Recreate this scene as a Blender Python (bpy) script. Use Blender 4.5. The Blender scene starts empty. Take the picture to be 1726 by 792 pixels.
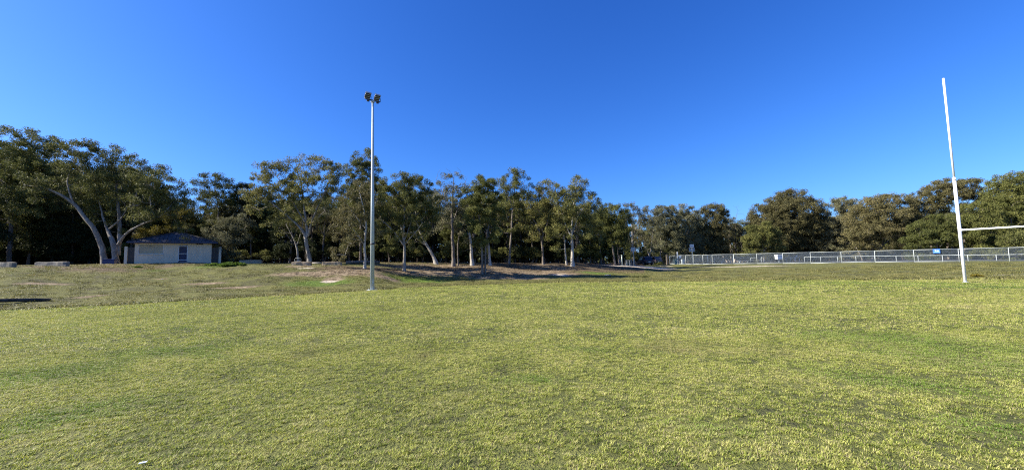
import bpy, bmesh, math, random
import numpy as np
from mathutils import Vector, Matrix, noise as mnoise

SC = bpy.context.scene
COL = SC.collection
R = math.radians

# ------------------------------------------------------------------ camera
PW, PH, FPX = 1726.0, 792.0, 670.0
PITCH, ROLL = R(4.27), R(1.35)
CAM = Vector((0, 0, 1.6))
FWD = Vector((0, math.cos(PITCH), math.sin(PITCH)))
UP0 = Vector((0, -math.sin(PITCH), math.cos(PITCH)))
RT0 = Vector((1, 0, 0))
RT = RT0 * math.cos(ROLL) - UP0 * math.sin(ROLL)
UPV = RT0 * math.sin(ROLL) + UP0 * math.cos(ROLL)
cam_data = bpy.data.cameras.new('camera')
cam = bpy.data.objects.new('camera', cam_data)
COL.objects.link(cam)
cam_data.sensor_width = 36
cam_data.lens = 36 * FPX / PW
cam_data.clip_start = 0.05
cam_data.clip_end = 6000
m = Matrix((RT, UPV, -FWD)).transposed().to_4x4()
m.translation = CAM
cam.matrix_world = m
SC.camera = cam
SC.render.resolution_x, SC.render.resolution_y = 1024, 469

# ------------------------------------------------------------------ light
SUN_EL = R(35.5)
SUN_AZ = math.atan2(-0.985, -0.13)          # clockwise from +Y
world = bpy.data.worlds.new('World')
SC.world = world
world.use_nodes = True
wn = world.node_tree
wn.nodes.clear()
sky = wn.nodes.new('ShaderNodeTexSky')
sky.sky_type = 'NISHITA'
sky.sun_disc = False
sky.sun_elevation = SUN_EL
sky.sun_rotation = SUN_AZ
sky.altitude = 0
sky.air_density = 1.0
sky.dust_density = 0.9
sky.ozone_density = 5.0
tint = wn.nodes.new('ShaderNodeMix')
tint.data_type = 'RGBA'
tint.blend_type = 'MULTIPLY'
tint.inputs[0].default_value = 1.0
tint.inputs[7].default_value = (0.25, 0.69, 1.38, 1)
bg = wn.nodes.new('ShaderNodeBackground')
bg.inputs[1].default_value = 0.066
wo = wn.nodes.new('ShaderNodeOutputWorld')
wn.links.new(sky.outputs[0], tint.inputs[6])
# contrast of the clear sky: deeper overhead, paler low down (one curve for the whole sky)
sep = wn.nodes.new('ShaderNodeSeparateColor'); comb = wn.nodes.new('ShaderNodeCombineColor')
wn.links.new(tint.outputs[2], sep.inputs[0])
def _m(op, a, b):
    nd = wn.nodes.new('ShaderNodeMath'); nd.operation = op
    for k, v in enumerate((a, b)):
        if isinstance(v, (int, float)): nd.inputs[k].default_value = v
        else: wn.links.new(v, nd.inputs[k])
    return nd.outputs[0]
_k = 0.160
_r = _m('MULTIPLY', _m('POWER', _m('MULTIPLY', sep.outputs[0], _k), 1.5), 5.8 / _k)
_g = _m('MULTIPLY', _m('POWER', _m('MULTIPLY', sep.outputs[1], _k), 1.2), 1.38 / _k)
wn.links.new(_m('MINIMUM', _r, _m('MULTIPLY', sep.outputs[2], 0.92)), comb.inputs[0])
wn.links.new(_m('MINIMUM', _g, _m('MULTIPLY', sep.outputs[2], 0.96)), comb.inputs[1])
wn.links.new(sep.outputs[2], comb.inputs[2])
wn.links.new(comb.outputs[0], bg.inputs[0])
wn.links.new(bg.outputs[0], wo.inputs[0])

sun_dir = Vector((math.sin(SUN_AZ) * math.cos(SUN_EL), math.cos(SUN_AZ) * math.cos(SUN_EL), math.sin(SUN_EL)))
sd = bpy.data.lights.new('sun', 'SUN')
sd.energy = 5.0
sd.angle = R(0.53)
sd.color = (1.0, 0.93, 0.80)
so = bpy.data.objects.new('sun', sd)
COL.objects.link(so)
so.rotation_euler = sun_dir.to_track_quat('Z', 'Y').to_euler()

SC.view_settings.view_transform = 'Standard'
SC.view_settings.look = 'None'
SC.view_settings.gamma = 1
SC.view_settings.use_curve_mapping = False
SC.view_settings.exposure = 1.28
SC.cycles.use_denoising = False
SC.cycles.filter_width = 1.15
SC.cycles.max_bounces = 6
SC.cycles.diffuse_bounces = 3
SC.cycles.glossy_bounces = 2
SC.cycles.transmission_bounces = 4
SC.cycles.transparent_max_bounces = 12

# ------------------------------------------------------------------ pixel <-> place helpers
def ray(px, py):
    return (FWD + RT * ((px - PW / 2) / FPX) + UPV * (-(py - PH / 2) / FPX))

def at(px, py, Y):
    d = ray(px, py)
    return CAM + d * (Y / d.y)

def flat(px, py, z=0.0):
    d = ray(px, py)
    return CAM + d * ((z - CAM.z) / d.z)

# ------------------------------------------------------------------ terrain
# per bearing: the edge of the mown field, then (distance, height) knots up the bank
_COLS = [
    (-500, 548, [(15, 500), (24, 452), (34, 448)]),
    (-150, 531, [(23, 498), (31, 452), (42, 449)]),
    (0, 523, [(23.5, 518), (28, 489), (33, 453), (36, 448.5), (45, 446)]),
    (150, 516, [(26, 510.5), (32, 482), (38, 450), (50, 445)]),
    (300, 508, [(28, 503.5), (35, 476), (44, 446), (50, 442.6)]),
    (450, 499, [(32, 494.5), (37, 474), (43, 447.5), (52, 444)]),
    (560, 493, [(34, 489.5), (39, 472), (44, 447), (55, 442)]),
    (627, 489, [(34, 486.5), (39, 470), (44, 452), (55, 442)]),
    (680, 485, [(40, 481.5), (44, 468), (46, 457), (56, 442)]),
    (750, 482, [(42, 478.5), (46, 468), (50, 455), (58, 442)]),
    (815, 480, [(43, 476.5), (45.5, 470), (47.5, 462.5), (53, 450), (60, 442)]),
    (900, 477.5, [(45, 474), (48, 466), (55, 455), (62, 443.5)]),
    (965, 476, [(46, 472), (49, 466), (57, 451), (63, 443)]),
    (1050, 475, [(47, 470.3), (51, 464.5), (60, 453), (67, 446.5)]),
    (1128, 474, [(46, 469.5), (52, 463), (68, 452), (83, 446)]),
    (1280, 472.5, [(44, 468.3), (50, 461), (64, 449), (74, 444)]),
    (1400, 471.5, [(40, 467.3), (46, 459), (56, 449), (65, 443.2)]),
    (1540, 471, [(36, 467.3), (40, 460), (48, 450), (59, 441.6)]),
    (1627, 470.5, [(35, 460), (45, 449), (55, 441.3)]),
    (1726, 470, [(34, 459), (43, 449), (52, 441)]),
    (2100, 468, [(30, 459), (36, 449), (46, 439)]),
]
_T, _KY, _KZ = [], [], []
for px, toe, ks in _COLS:
    p = flat(px, toe)
    _T.append(p.x / p.y)
    ys = [0.0, p.y, p.y + 1.1]
    zs = [0.0, 0.0, -0.12]
    for (Y, py) in ks:
        # keep the bearing: find the point with that depth in this column
        q = at(px, py, Y)
        ys.append(Y)
        zs.append(q.z)
    ys.append(4000.0)
    zs.append(zs[-1] + 0.4)
    _KY.append(ys)
    _KZ.append(zs)
_T = np.array(_T)
NC = len(_T)
_TOE = np.array([k[1] for k in _KY])
_SY = np.concatenate([np.arange(0, 130, 0.25), np.geomspace(130, 4000, 40)])
_PROF = []
for k in range(NC):
    z = np.interp(_SY, _KY[k], _KZ[k])
    w = 7                                   # round the crests, keep the toe crisp
    zz = np.pad(z, w, mode='edge')
    sm = np.convolve(zz, np.ones(2 * w + 1) / (2 * w + 1), 'same')[w:-w]
    b = np.clip((_SY - _KY[k][1] - 1.0) / 3.0, 0, 1)
    _PROF.append(z * (1 - b) + sm * b)
_PROF = np.array(_PROF)

def _wave(x, y):
    return (np.sin(x * 0.37 + 1.3 * np.sin(y * 0.21)) * np.sin(y * 0.43 + 0.7) * 0.055
            + np.sin(x * 1.13 + y * 0.71) * np.sin(y * 1.37 - x * 0.53) * 0.022
            + np.sin(x * 2.9 + y * 2.1 + np.sin(x * 1.7)) * np.sin(y * 3.3 - x * 1.9) * 0.009)

def terrain(x, y):
    """height and signed distance beyond the field edge, numpy arrays"""
    x = np.asarray(x, float)
    y = np.asarray(y, float)
    ys = np.maximum(y, 0.02)
    t = np.clip(x / ys, _T[0], _T[-1])
    i = np.clip(np.searchsorted(_T, t) - 1, 0, NC - 2)
    f = (t - _T[i]) / (_T[i + 1] - _T[i])
    f = f * f * (3 - 2 * f) * 0.5 + f * 0.5
    j = np.interp(ys, _SY, np.arange(len(_SY)))
    j0 = np.clip(j.astype(int), 0, len(_SY) - 2)
    g = j - j0
    a = _PROF[i, j0] * (1 - g) + _PROF[i, j0 + 1] * g
    b = _PROF[i + 1, j0] * (1 - g) + _PROF[i + 1, j0 + 1] * g
    z = a * (1 - f) + b * f
    toe = _TOE[i] * (1 - f) + _TOE[i + 1] * f
    s = (y - toe) + 0.10 * np.sin(x * 1.9) + 0.06 * np.sin(x * 5.1 + y)
    amp = np.clip(s / 3.0, 0.28, 1.0)
    far = np.clip(1.5 - np.hypot(x, y) / 200.0, 0, 1)
    return z + _wave(x, y) * amp * far, s

def H(x, y):
    return float(terrain(x, y)[0])

def hit(px, py):
    """where the sight line of a photograph pixel meets the terrain"""
    d = ray(px, py)
    Y = np.arange(2.0, 160.0, 0.05)
    P = np.array(CAM)[None, :] + np.array(d)[None, :] * (Y / d.y)[:, None]
    z, _ = terrain(P[:, 0], P[:, 1])
    k = np.nonzero(P[:, 2] <= z)[0]
    k = k[0] if len(k) else len(Y) - 1
    return Vector((P[k, 0], P[k, 1], z[k]))

def on(px, Y):
    """ground point in the column of pixel px (near eye level) at depth Y"""
    p = at(px, 440, Y)
    return Vector((p.x, p.y, H(p.x, p.y)))

# ------------------------------------------------------------------ object helpers
def setp(o, label=None, cat=None, group=None, kind=None):
    if label: o['label'] = label
    if cat: o['category'] = cat
    if group: o['group'] = group
    if kind: o['kind'] = kind
    return o

def empty(name, loc, rz=0.0, label=None, cat=None, group=None):
    o = bpy.data.objects.new(name, None)
    COL.objects.link(o)
    o.empty_display_size = 0.3
    o.location = loc
    o.rotation_euler = (0, 0, rz)
    return setp(o, label, cat, group)

def link(name, mesh, parent=None, loc=None):
    o = bpy.data.objects.new(name, mesh)
    COL.objects.link(o)
    if parent is not None: o.parent = parent
    if loc is not None: o.location = loc
    return o

def np_mesh(name, V, F, mat, smooth=False, attrs=None):
    """V (n,3); F list of (m,k) int arrays"""
    me = bpy.data.meshes.new(name)
    V = np.asarray(V, np.float32)
    me.vertices.add(len(V))
    me.vertices.foreach_set('co', V.ravel())
    F = [np.asarray(f, np.int32) for f in F if len(f)]
    loops = np.concatenate([f.ravel() for f in F])
    sizes = np.concatenate([np.full(len(f), f.shape[1], np.int32) for f in F])
    starts = np.concatenate([[0], np.cumsum(sizes)[:-1]]).astype(np.int32)
    me.loops.add(len(loops))
    me.loops.foreach_set('vertex_index', loops)
    me.polygons.add(len(sizes))
    me.polygons.foreach_set('loop_start', starts)
    me.polygons.foreach_set('loop_total', sizes)
    if smooth:
        me.polygons.foreach_set('use_smooth', np.ones(len(sizes), bool))
    if attrs:
        for an, (dom, typ, val) in attrs.items():
            a = me.attributes.new(an, typ, dom)
            a.data.foreach_set('value', val)
    me.update(calc_edges=True)
    me.validate()
    if mat is not None: me.materials.append(mat)
    return me

class MB:
    """collects simple solids into one mesh"""
    def __init__(s): s.bm = bmesh.new()
    def box(s, c, size, rz=0.0, bev=0.0, M=None):
        mat = Matrix.Translation(c) @ Matrix.Rotation(rz, 4, 'Z') if M is None else M
        mat = mat @ Matrix.Diagonal((*size, 1))
        r = bmesh.ops.create_cube(s.bm, size=1, matrix=mat)
        if bev > 0:
            vs = set(r['verts'])
            es = [e for e in s.bm.edges if e.verts[0] in vs and e.verts[1] in vs]
            bmesh.ops.bevel(s.bm, geom=es, offset=bev, segments=2, affect='EDGES', profile=0.6)
        return s
    def tube(s, pts, rad, n=8, cap=True):
        pts = [Vector(p) for p in pts]
        if not hasattr(rad, '__len__'): rad = [rad] * len(pts)
        rings = []
        for i, p in enumerate(pts):
            d = (pts[min(i + 1, len(pts) - 1)] - pts[max(i - 1, 0)]).normalized()
            a = Vector((0, 0, 1)) if abs(d.z) < 0.9 else Vector((1, 0, 0))
            u = d.cross(a).normalized(); v = d.cross(u)
            rings.append([s.bm.verts.new(p + (u * math.cos(k * math.tau / n) + v * math.sin(k * math.tau / n)) * rad[i]) for k in range(n)])
        for a, b in zip(rings, rings[1:]):
            for k in range(n):
                f = s.bm.faces.new((a[k], a[(k + 1) % n], b[(k + 1) % n], b[k])); f.smooth = n > 6
        if cap:
            s.bm.faces.new(rings[0]); s.bm.faces.new(rings[-1][::-1])
        return s
    def prism(s, poly, y0, y1):
        """polygon in x,z pushed from y0 to y1"""
        a = [s.bm.verts.new((x, y0, z)) for x, z in poly]
        b = [s.bm.verts.new((x, y1, z)) for x, z in poly]
        n = len(poly)
        s.bm.faces.new(a); s.bm.faces.new(b[::-1])
        for k in range(n):
            s.bm.faces.new((a[k], b[k], b[(k + 1) % n], a[(k + 1) % n]))
        return s
    def poly(s, vs, faces):
        v = [s.bm.verts.new(p) for p in vs]
        for f in faces: s.bm.faces.new([v[i] for i in f])
        return s
    def mesh(s, name, mat):
        bmesh.ops.recalc_face_normals(s.bm, faces=s.bm.faces)
        me = bpy.data.meshes.new(name)
        s.bm.to_mesh(me); s.bm.free()
        me.materials.append(mat)
        return me
    def build(s, name, mat, parent=None, loc=None):
        return link(name, s.mesh(name, mat), parent, loc)

# ------------------------------------------------------------------ materials
class NT:
    def __init__(s, name):
        s.m = bpy.data.materials.new(name)
        s.m.use_nodes = True
        s.t = s.m.node_tree
        s.t.nodes.clear()
        s.out = s.n('ShaderNodeOutputMaterial')
    def n(s, typ, **kw):
        nd = s.t.nodes.new(typ)
        for k, v in kw.items(): setattr(nd, k, v)
        return nd
    def l(s, a, b): s.t.links.new(a, b)
    def pos(s):
        return s.n('ShaderNodeNewGeometry').outputs['Position']
    def noise(s, vec, scale, detail=3, rough=0.55, dist=0.0):
        nd = s.n('ShaderNodeTexNoise')
        nd.inputs['Scale'].default_value = scale
        nd.inputs['Detail'].default_value = detail
        nd.inputs['Roughness'].default_value = rough
        nd.inputs['Distortion'].default_value = dist
        if vec is not None: s.l(vec, nd.inputs['Vector'])
        return nd.outputs['Fac']
    def ramp(s, fac, stops, interp='LINEAR'):
        nd = s.n('ShaderNodeValToRGB')
        nd.color_ramp.interpolation = interp
        e = nd.color_ramp.elements
        while len(e) < len(stops): e.new(0.5)
        for k, (p, c) in enumerate(stops):
            e[k].position = p
            e[k].color = (*c, 1) if len(c) == 3 else c
        s.l(fac, nd.inputs[0])
        return nd.outputs[0]
    def mix(s, fac, a, b, blend='MIX'):
        nd = s.n('ShaderNodeMix', data_type='RGBA', blend_type=blend)
        for sock, v in ((nd.inputs[0], fac), (nd.inputs[6], a), (nd.inputs[7], b)):
            if isinstance(v, (int, float)): sock.default_value = v
            elif isinstance(v, tuple): sock.default_value = (*v, 1) if len(v) == 3 else v
            else: s.l(v, sock)
        return nd.outputs[2]
    def math(s, op, a, b=0.0, c=None, clamp=False):
        nd = s.n('ShaderNodeMath', operation=op, use_clamp=clamp)
        for k, v in enumerate((a, b) if c is None else (a, b, c)):
            if isinstance(v, (int, float)): nd.inputs[k].default_value = v
            else: s.l(v, nd.inputs[k])
        return nd.outputs[0]
    def attr(s, name):
        return s.n('ShaderNodeAttribute', attribute_name=name).outputs['Fac']
    def bsdf(s, col, rough=0.7, metal=0.0, bump=None, bstr=0.3, bdist=0.02, spec=0.5):
        b = s.n('ShaderNodeBsdfPrincipled')
        if isinstance(col, tuple): b.inputs['Base Color'].default_value = (*col, 1)
        else: s.l(col, b.inputs['Base Color'])
        if isinstance(rough, (int, float)): b.inputs['Roughness'].default_value = rough
        else: s.l(rough, b.inputs['Roughness'])
        b.inputs['Metallic'].default_value = metal
        b.inputs['Specular IOR Level'].default_value = spec
        if bump is not None:
            bp = s.n('ShaderNodeBump')
            bp.inputs['Strength'].default_value = bstr
            bp.inputs['Distance'].default_value = bdist
            s.l(bump, bp.inputs['Height'])
            s.l(bp.outputs[0], b.inputs['Normal'])
        return b.outputs[0]
    def done(s, sh):
        s.l(sh, s.out.inputs[0])
        return s.m

def worn(name, col, rough=0.6, metal=0.0, var=0.18, scale=6.0, bstr=0.15, spec=0.5):
    """painted or weathered surface: broad blotches, streaks and fine grain"""
    t = NT(name)
    p = t.n('ShaderNodeTexCoord').outputs['Object']
    mp = t.n('ShaderNodeMapping'); mp.inputs['Scale'].default_value = (1, 1, 0.25)
    t.l(p, mp.inputs[0])
    a = t.noise(mp.outputs[0], scale, 5, 0.65)
    b = t.noise(p, scale * 9, 3)
    f = t.math('ADD', t.math('MULTIPLY', a, 0.7), t.math('MULTIPLY', b, 0.3))
    lo = tuple(c * (1 - var * 1.6) for c in col); hi = tuple(min(1, c * (1 + var)) for c in col)
    c = t.ramp(f, [(0.3, lo), (0.7, hi)])
    r = t.math('ADD', rough, t.math('MULTIPLY', t.math('SUBTRACT', f, 0.5), 0.4), clamp=True)
    return t.done(t.bsdf(c, r, metal, b, bstr, 0.01, spec))

def turf_colour(t, p):
    """shared by the soil sheet under the grass and the blades, so they agree in the patchiness"""
    big = t.noise(p, 0.13, 3, 0.55)
    mid = t.noise(p, 0.85, 5, 0.65, 0.5)
    fine = t.noise(p, 5.5, 3, 0.6)
    f = t.math('ADD', t.math('ADD', t.math('MULTIPLY', big, 0.32), t.math('MULTIPLY', mid, 0.52)), t.math('MULTIPLY', fine, 0.28))
    return big, mid, fine, f

GREEN = [(0.36, (0.045, 0.042, 0.024)), (0.46, (0.078, 0.082, 0.028)), (0.56, (0.120, 0.130, 0.034)), (0.68, (0.195, 0.190, 0.060))]

def mat_ground():
    t = NT('turf')
    p = t.pos()
    big, mid, fine, f = turf_colour(t, p)
    field = t.ramp(f, GREEN)
    # bank: drier, browner
    b2 = t.noise(p, 0.42, 5, 0.65, 0.6)
    b3 = t.noise(p, 3.1, 4, 0.65)
    fb = t.math('ADD', t.math('MULTIPLY', b2, 0.62), t.math('MULTIPLY', b3, 0.42))
    bank = t.ramp(fb, [(0.34, (0.052, 0.044, 0.025)), (0.45, (0.088, 0.085, 0.032)), (0.56, (0.126, 0.128, 0.035)), (0.70, (0.170, 0.154, 0.054))])
    col = t.mix(t.math('MULTIPLY', t.attr('bank'), 1.0, clamp=True), field, bank)
    # bare dirt and sand, with ragged outlines
    dn = t.noise(p, 1.6, 5, 0.7)
    def rag(an):
        v = t.math('ADD', t.attr(an), t.math('MULTIPLY', t.math('SUBTRACT', dn, 0.5), 1.1))
        return t.math('MULTIPLY_ADD', v, 2.6, -0.95, clamp=True)
    dirtc = t.ramp(t.noise(p, 2.7, 5, 0.7), [(0.32, (0.095, 0.070, 0.042)), (0.5, (0.21, 0.158, 0.098)), (0.68, (0.36, 0.285, 0.19))])
    sandc = t.ramp(t.noise(p, 3.7, 4, 0.65), [(0.3, (0.36, 0.30, 0.22)), (0.7, (0.62, 0.54, 0.44))])
    lit = t.ramp(t.noise(p, 5.0, 5, 0.75), [(0.34, (0.040, 0.030, 0.017)), (0.52, (0.115, 0.084, 0.048)), (0.7, (0.25, 0.19, 0.115))])
    lush = t.ramp(t.noise(p, 3.0, 4), [(0.3, (0.05, 0.085, 0.014)), (0.7, (0.13, 0.19, 0.026))])
    col = t.mix(rag('lush'), col, lush)
    col = t.mix(rag('litter'), col, lit)
    col = t.mix(rag('dirt'), col, dirtc)
    col = t.mix(rag('sand'), col, sandc)
    mp = t.n('ShaderNodeMapping'); mp.inputs['Scale'].default_value = (1, 1, 0.5)
    t.l(p, mp.inputs[0])
    h = t.math('ADD', t.noise(p, 9, 5, 0.7), t.noise(p, 34, 3, 0.6))
    return t.done(t.bsdf(col, 0.9, 0, h, 0.9, 0.06, 0.2))

def mat_blade():
    t = NT('grass_blade')
    p = t.pos()
    big, mid, fine, f = turf_colour(t, p)
    rnd = t.n('ShaderNodeNewGeometry').outputs['Random Per Island']
    inst = t.n('ShaderNodeObjectInfo').outputs['Random']
    v = t.math('ADD', f, t.math('MULTIPLY', t.math('SUBTRACT', rnd, 0.5), 0.16))
    v = t.math('ADD', v, t.math('MULTIPLY', t.math('SUBTRACT', inst, 0.5), 0.30))
    col = t.ramp(v, [(0.30, (0.048, 0.068, 0.022)), (0.42, (0.140, 0.185, 0.036)), (0.53, (0.285, 0.335, 0.056)), (0.65, (0.45, 0.470, 0.100)), (0.80, (0.58, 0.53, 0.23))])
    lu = t.n('ShaderNodeAttribute', attribute_name='lush', attribute_type='INSTANCER').outputs['Fac']
    col = t.mix(t.math('MULTIPLY', lu, 0.85, clamp=True), col, t.ramp(v, [(0.32, (0.035, 0.075, 0.014)), (0.5, (0.11, 0.20, 0.024)), (0.68, (0.22, 0.33, 0.045))]))
    wn_ = t.math('MULTIPLY_ADD', t.noise(p, 0.42, 5, 0.7, 0.8), 6.0, -3.25, clamp=True)
    col = t.mix(t.math('MULTIPLY', wn_, 0.6), col, t.ramp(v, [(0.35, (0.075, 0.066, 0.034)), (0.65, (0.27, 0.225, 0.11))]))
    br = t.math('GREATER_THAN', rnd, 0.88)
    col = t.mix(br, col, (0.36, 0.30, 0.17))
    d = t.bsdf(col, 0.55, spec=0.3)
    tr = t.n('ShaderNodeBsdfTranslucent')
    t.l(t.mix(1.0, col, (1.0, 1.05, 0.6), 'MULTIPLY'), tr.inputs[0])
    mx = t.n('ShaderNodeMixShader'); mx.inputs[0].default_value = 0.35
    t.l(d, mx.inputs[1]); t.l(tr.outputs[0], mx.inputs[2])
    return t.done(mx.outputs[0])

def mat_bankgrass():
    t = NT('dry_grass_blade')
    p = t.pos()
    b2 = t.noise(p, 0.42, 5, 0.65, 0.6)
    rnd = t.n('ShaderNodeNewGeometry').outputs['Random Per Island']
    inst = t.n('ShaderNodeObjectInfo').outputs['Random']
    v = t.math('ADD', b2, t.math('MULTIPLY', t.math('SUBTRACT', rnd, 0.5), 0.25))
    v = t.math('ADD', v, t.math('MULTIPLY', t.math('SUBTRACT', inst, 0.5), 0.30))
    col = t.ramp(v, [(0.30, (0.070, 0.064, 0.025)), (0.45, (0.136, 0.134, 0.038)), (0.58, (0.200, 0.198, 0.052)), (0.75, (0.30, 0.255, 0.11))])
    lu = t.n('ShaderNodeAttribute', attribute_name='lush', attribute_type='INSTANCER').outputs['Fac']
    col = t.mix(t.math('MULTIPLY', lu, 0.8, clamp=True), col, (0.17, 0.24, 0.03))
    d = t.bsdf(col, 0.6, spec=0.3)
    tr = t.n('ShaderNodeBsdfTranslucent'); t.l(col, tr.inputs[0])
    mx = t.n('ShaderNodeMixShader'); mx.inputs[0].default_value = 0.3
    t.l(d, mx.inputs[1]); t.l(tr.outputs[0], mx.inputs[2])
    return t.done(mx.outputs[0])

def mat_leaf(name, cols, transl=0.26):
    t = NT(name)
    g = t.n('ShaderNodeNewGeometry')
    rnd = g.outputs['Random Per Island']
    oi = t.n('ShaderNodeObjectInfo').outputs['Random']
    pn = t.noise(t.pos(), 0.55, 3, 0.6)
    v = t.math('ADD', t.math('MULTIPLY', rnd, 0.42), t.math('MULTIPLY', pn, 0.62))
    v = t.math('ADD', v, t.math('MULTIPLY', t.math('SUBTRACT', oi, 0.5), 0.22))
    c = t.ramp(v, [(0.18, cols[0]), (0.5, cols[1]), (0.74, cols[2]), (0.92, cols[3])])
    d = t.bsdf(c, 0.6, spec=0.12)
    tr = t.n('ShaderNodeBsdfTranslucent'); t.l(c, tr.inputs[0])
    mx = t.n('ShaderNodeMixShader'); mx.inputs[0].default_value = transl
    t.l(d, mx.inputs[1]); t.l(tr.outputs[0], mx.inputs[2])
    return t.done(mx.outputs[0])

def mat_bark(name, stops, scale=1.6, rough=0.75):
    t = NT(name)
    p = t.n('ShaderNodeTexCoord').outputs['Object']
    mp = t.n('ShaderNodeMapping'); mp.inputs['Scale'].default_value = (2.2, 2.2, 0.55)
    t.l(p, mp.inputs[0])
    a = t.noise(mp.outputs[0], scale, 5, 0.65, 0.8)
    b = t.noise(mp.outputs[0], scale * 9, 4, 0.6)
    f = t.math('ADD', t.math('MULTIPLY', a, 0.75), t.math('MULTIPLY', b, 0.28))
    return t.done(t.bsdf(t.ramp(f, stops), rough, 0, b, 0.5, 0.03, 0.2))

M = {}
M['turf'] = mat_ground()
M['blade'] = mat_blade()
M['drygrass'] = mat_bankgrass()
OLIVE = [(0.0665, 0.0760, 0.0252), (0.1375, 0.1435, 0.0427), (0.2174, 0.2069, 0.0622), (0.3327, 0.2638, 0.0876)]
M['leaf_olive'] = mat_leaf('gum_leaves_olive', OLIVE)
M['leaf_brown'] = mat_leaf('gum_leaves_brownish', [(0.0606, 0.0577, 0.0253), (0.1267, 0.1167, 0.0483), (0.1928, 0.1678, 0.0724), (0.2480, 0.1940, 0.0943)])
M['leaf_green'] = mat_leaf('gum_leaves_green', [(0.0468, 0.0563, 0.0193), (0.1019, 0.1127, 0.0315), (0.1626, 0.1678, 0.0483), (0.2272, 0.2032, 0.0652)])
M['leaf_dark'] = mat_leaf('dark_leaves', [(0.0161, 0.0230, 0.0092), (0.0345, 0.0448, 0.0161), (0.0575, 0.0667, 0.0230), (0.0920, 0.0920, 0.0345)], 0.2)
M['leaf_grey'] = mat_leaf('gum_leaves_greyish', [(0.0665, 0.0738, 0.0389), (0.1375, 0.1394, 0.0740), (0.2174, 0.2069, 0.1089), (0.2883, 0.2426, 0.1284)])
M['leaf_yellow'] = mat_leaf('wattle_leaves_yellowish', [(0.06, 0.06, 0.014), (0.115, 0.105, 0.020), (0.19, 0.15, 0.026), (0.26, 0.18, 0.034)], 0.35)
M['leaf_lush'] = mat_leaf('weed_leaves', [(0.045, 0.085, 0.012), (0.085, 0.145, 0.020), (0.13, 0.20, 0.030), (0.18, 0.24, 0.045)], 0.4)
M['leaf_gold'] = mat_leaf('yellow_shrub_leaves', [(0.10, 0.09, 0.02), (0.22, 0.18, 0.03), (0.38, 0.30, 0.05), (0.5, 0.4, 0.08)], 0.35)
M['bark_pale'] = mat_bark('pale_gum_bark', [(0.33, (0.085, 0.068, 0.052)), (0.45, (0.19, 0.165, 0.135)), (0.58, (0.29, 0.26, 0.22)), (0.72, (0.42, 0.385, 0.335))])
M['bark_white'] = mat_bark('white_gum_bark', [(0.33, (0.1387, 0.1148, 0.0888)), (0.44, (0.3121, 0.2805, 0.2342)), (0.58, (0.4508, 0.4165, 0.3553)), (0.72, (0.5375, 0.5015, 0.4361))])
M['bark_grey'] = mat_bark('grey_bark', [(0.34, (0.075, 0.06, 0.048)), (0.5, (0.15, 0.125, 0.10)), (0.7, (0.27, 0.235, 0.20))])
M['bark_dark'] = mat_bark('dark_bark', [(0.34, (0.030, 0.024, 0.019)), (0.5, (0.065, 0.052, 0.042)), (0.7, (0.12, 0.10, 0.085))])

# ------------------------------------------------------------------ ground sheets
def spot_value(lst, X, Y):
    v = np.zeros(len(X))
    for (px, py, rx, ry) in lst:
        c = hit(px, py)
        # ellipse square to the sight line: rx metres across, ry metres deep
        u = Vector((c.y, -c.x)).normalized(); w = Vector((c.x, c.y)).normalized()
        dx, dy = X - c.x, Y - c.y
        e = np.sqrt(((dx * u.x + dy * u.y) / rx) ** 2 + ((dx * w.x + dy * w.y) / ry) ** 2)
        v = np.maximum(v, np.clip(1.35 - 0.75 * e, 0, 1))
    return v
DIRT = [(500, 462, 2.2, 0.8), (548, 461, 1.9, 1.1), (562, 471, 0.9, 0.9), (505, 449, 1.5, 0.6), (600, 458, 2.4, 1.3),
        (645, 466, 1.8, 0.8), (720, 452, 3.8, 3.4), (775, 453, 4.2, 4.2), (860, 458, 4.0, 3.6), (830, 466, 2.8, 1.4),
        (920, 452, 3.4, 3.5), (270, 470, 0.5, 0.3), (75, 478, 1.3, 0.4), (345, 478, 1.5, 0.5), (150, 500, 1.0, 0.3), (400, 485, 1.6, 0.4),
        (690, 459, 2.5, 1.2), (880, 469, 3, 1.0), (740, 460, 3.5, 1.8), (800, 459, 4, 2.0), (930, 461, 3, 2.0)]
SAND = [(1085, 449.5, 4.4, 3.2), (1040, 448, 3.0, 1.8), (945, 463.5, 1.0, 0.8), (556, 475, 0.7, 0.4),
        (515, 452, 0.8, 0.3), (1250, 449, 6, 0.8), (1122, 449, 1.3, 1.0), (1700, 463, 2.0, 0.2)]
LITTER = [(700, 450, 7, 2.4), (800, 452, 8, 3.6), (900, 452, 7, 4.6), (960, 449, 6, 4.5), (600, 451, 5, 2.2), (840, 462, 3.4, 1.8), (940, 460, 4, 3.0)]
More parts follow.
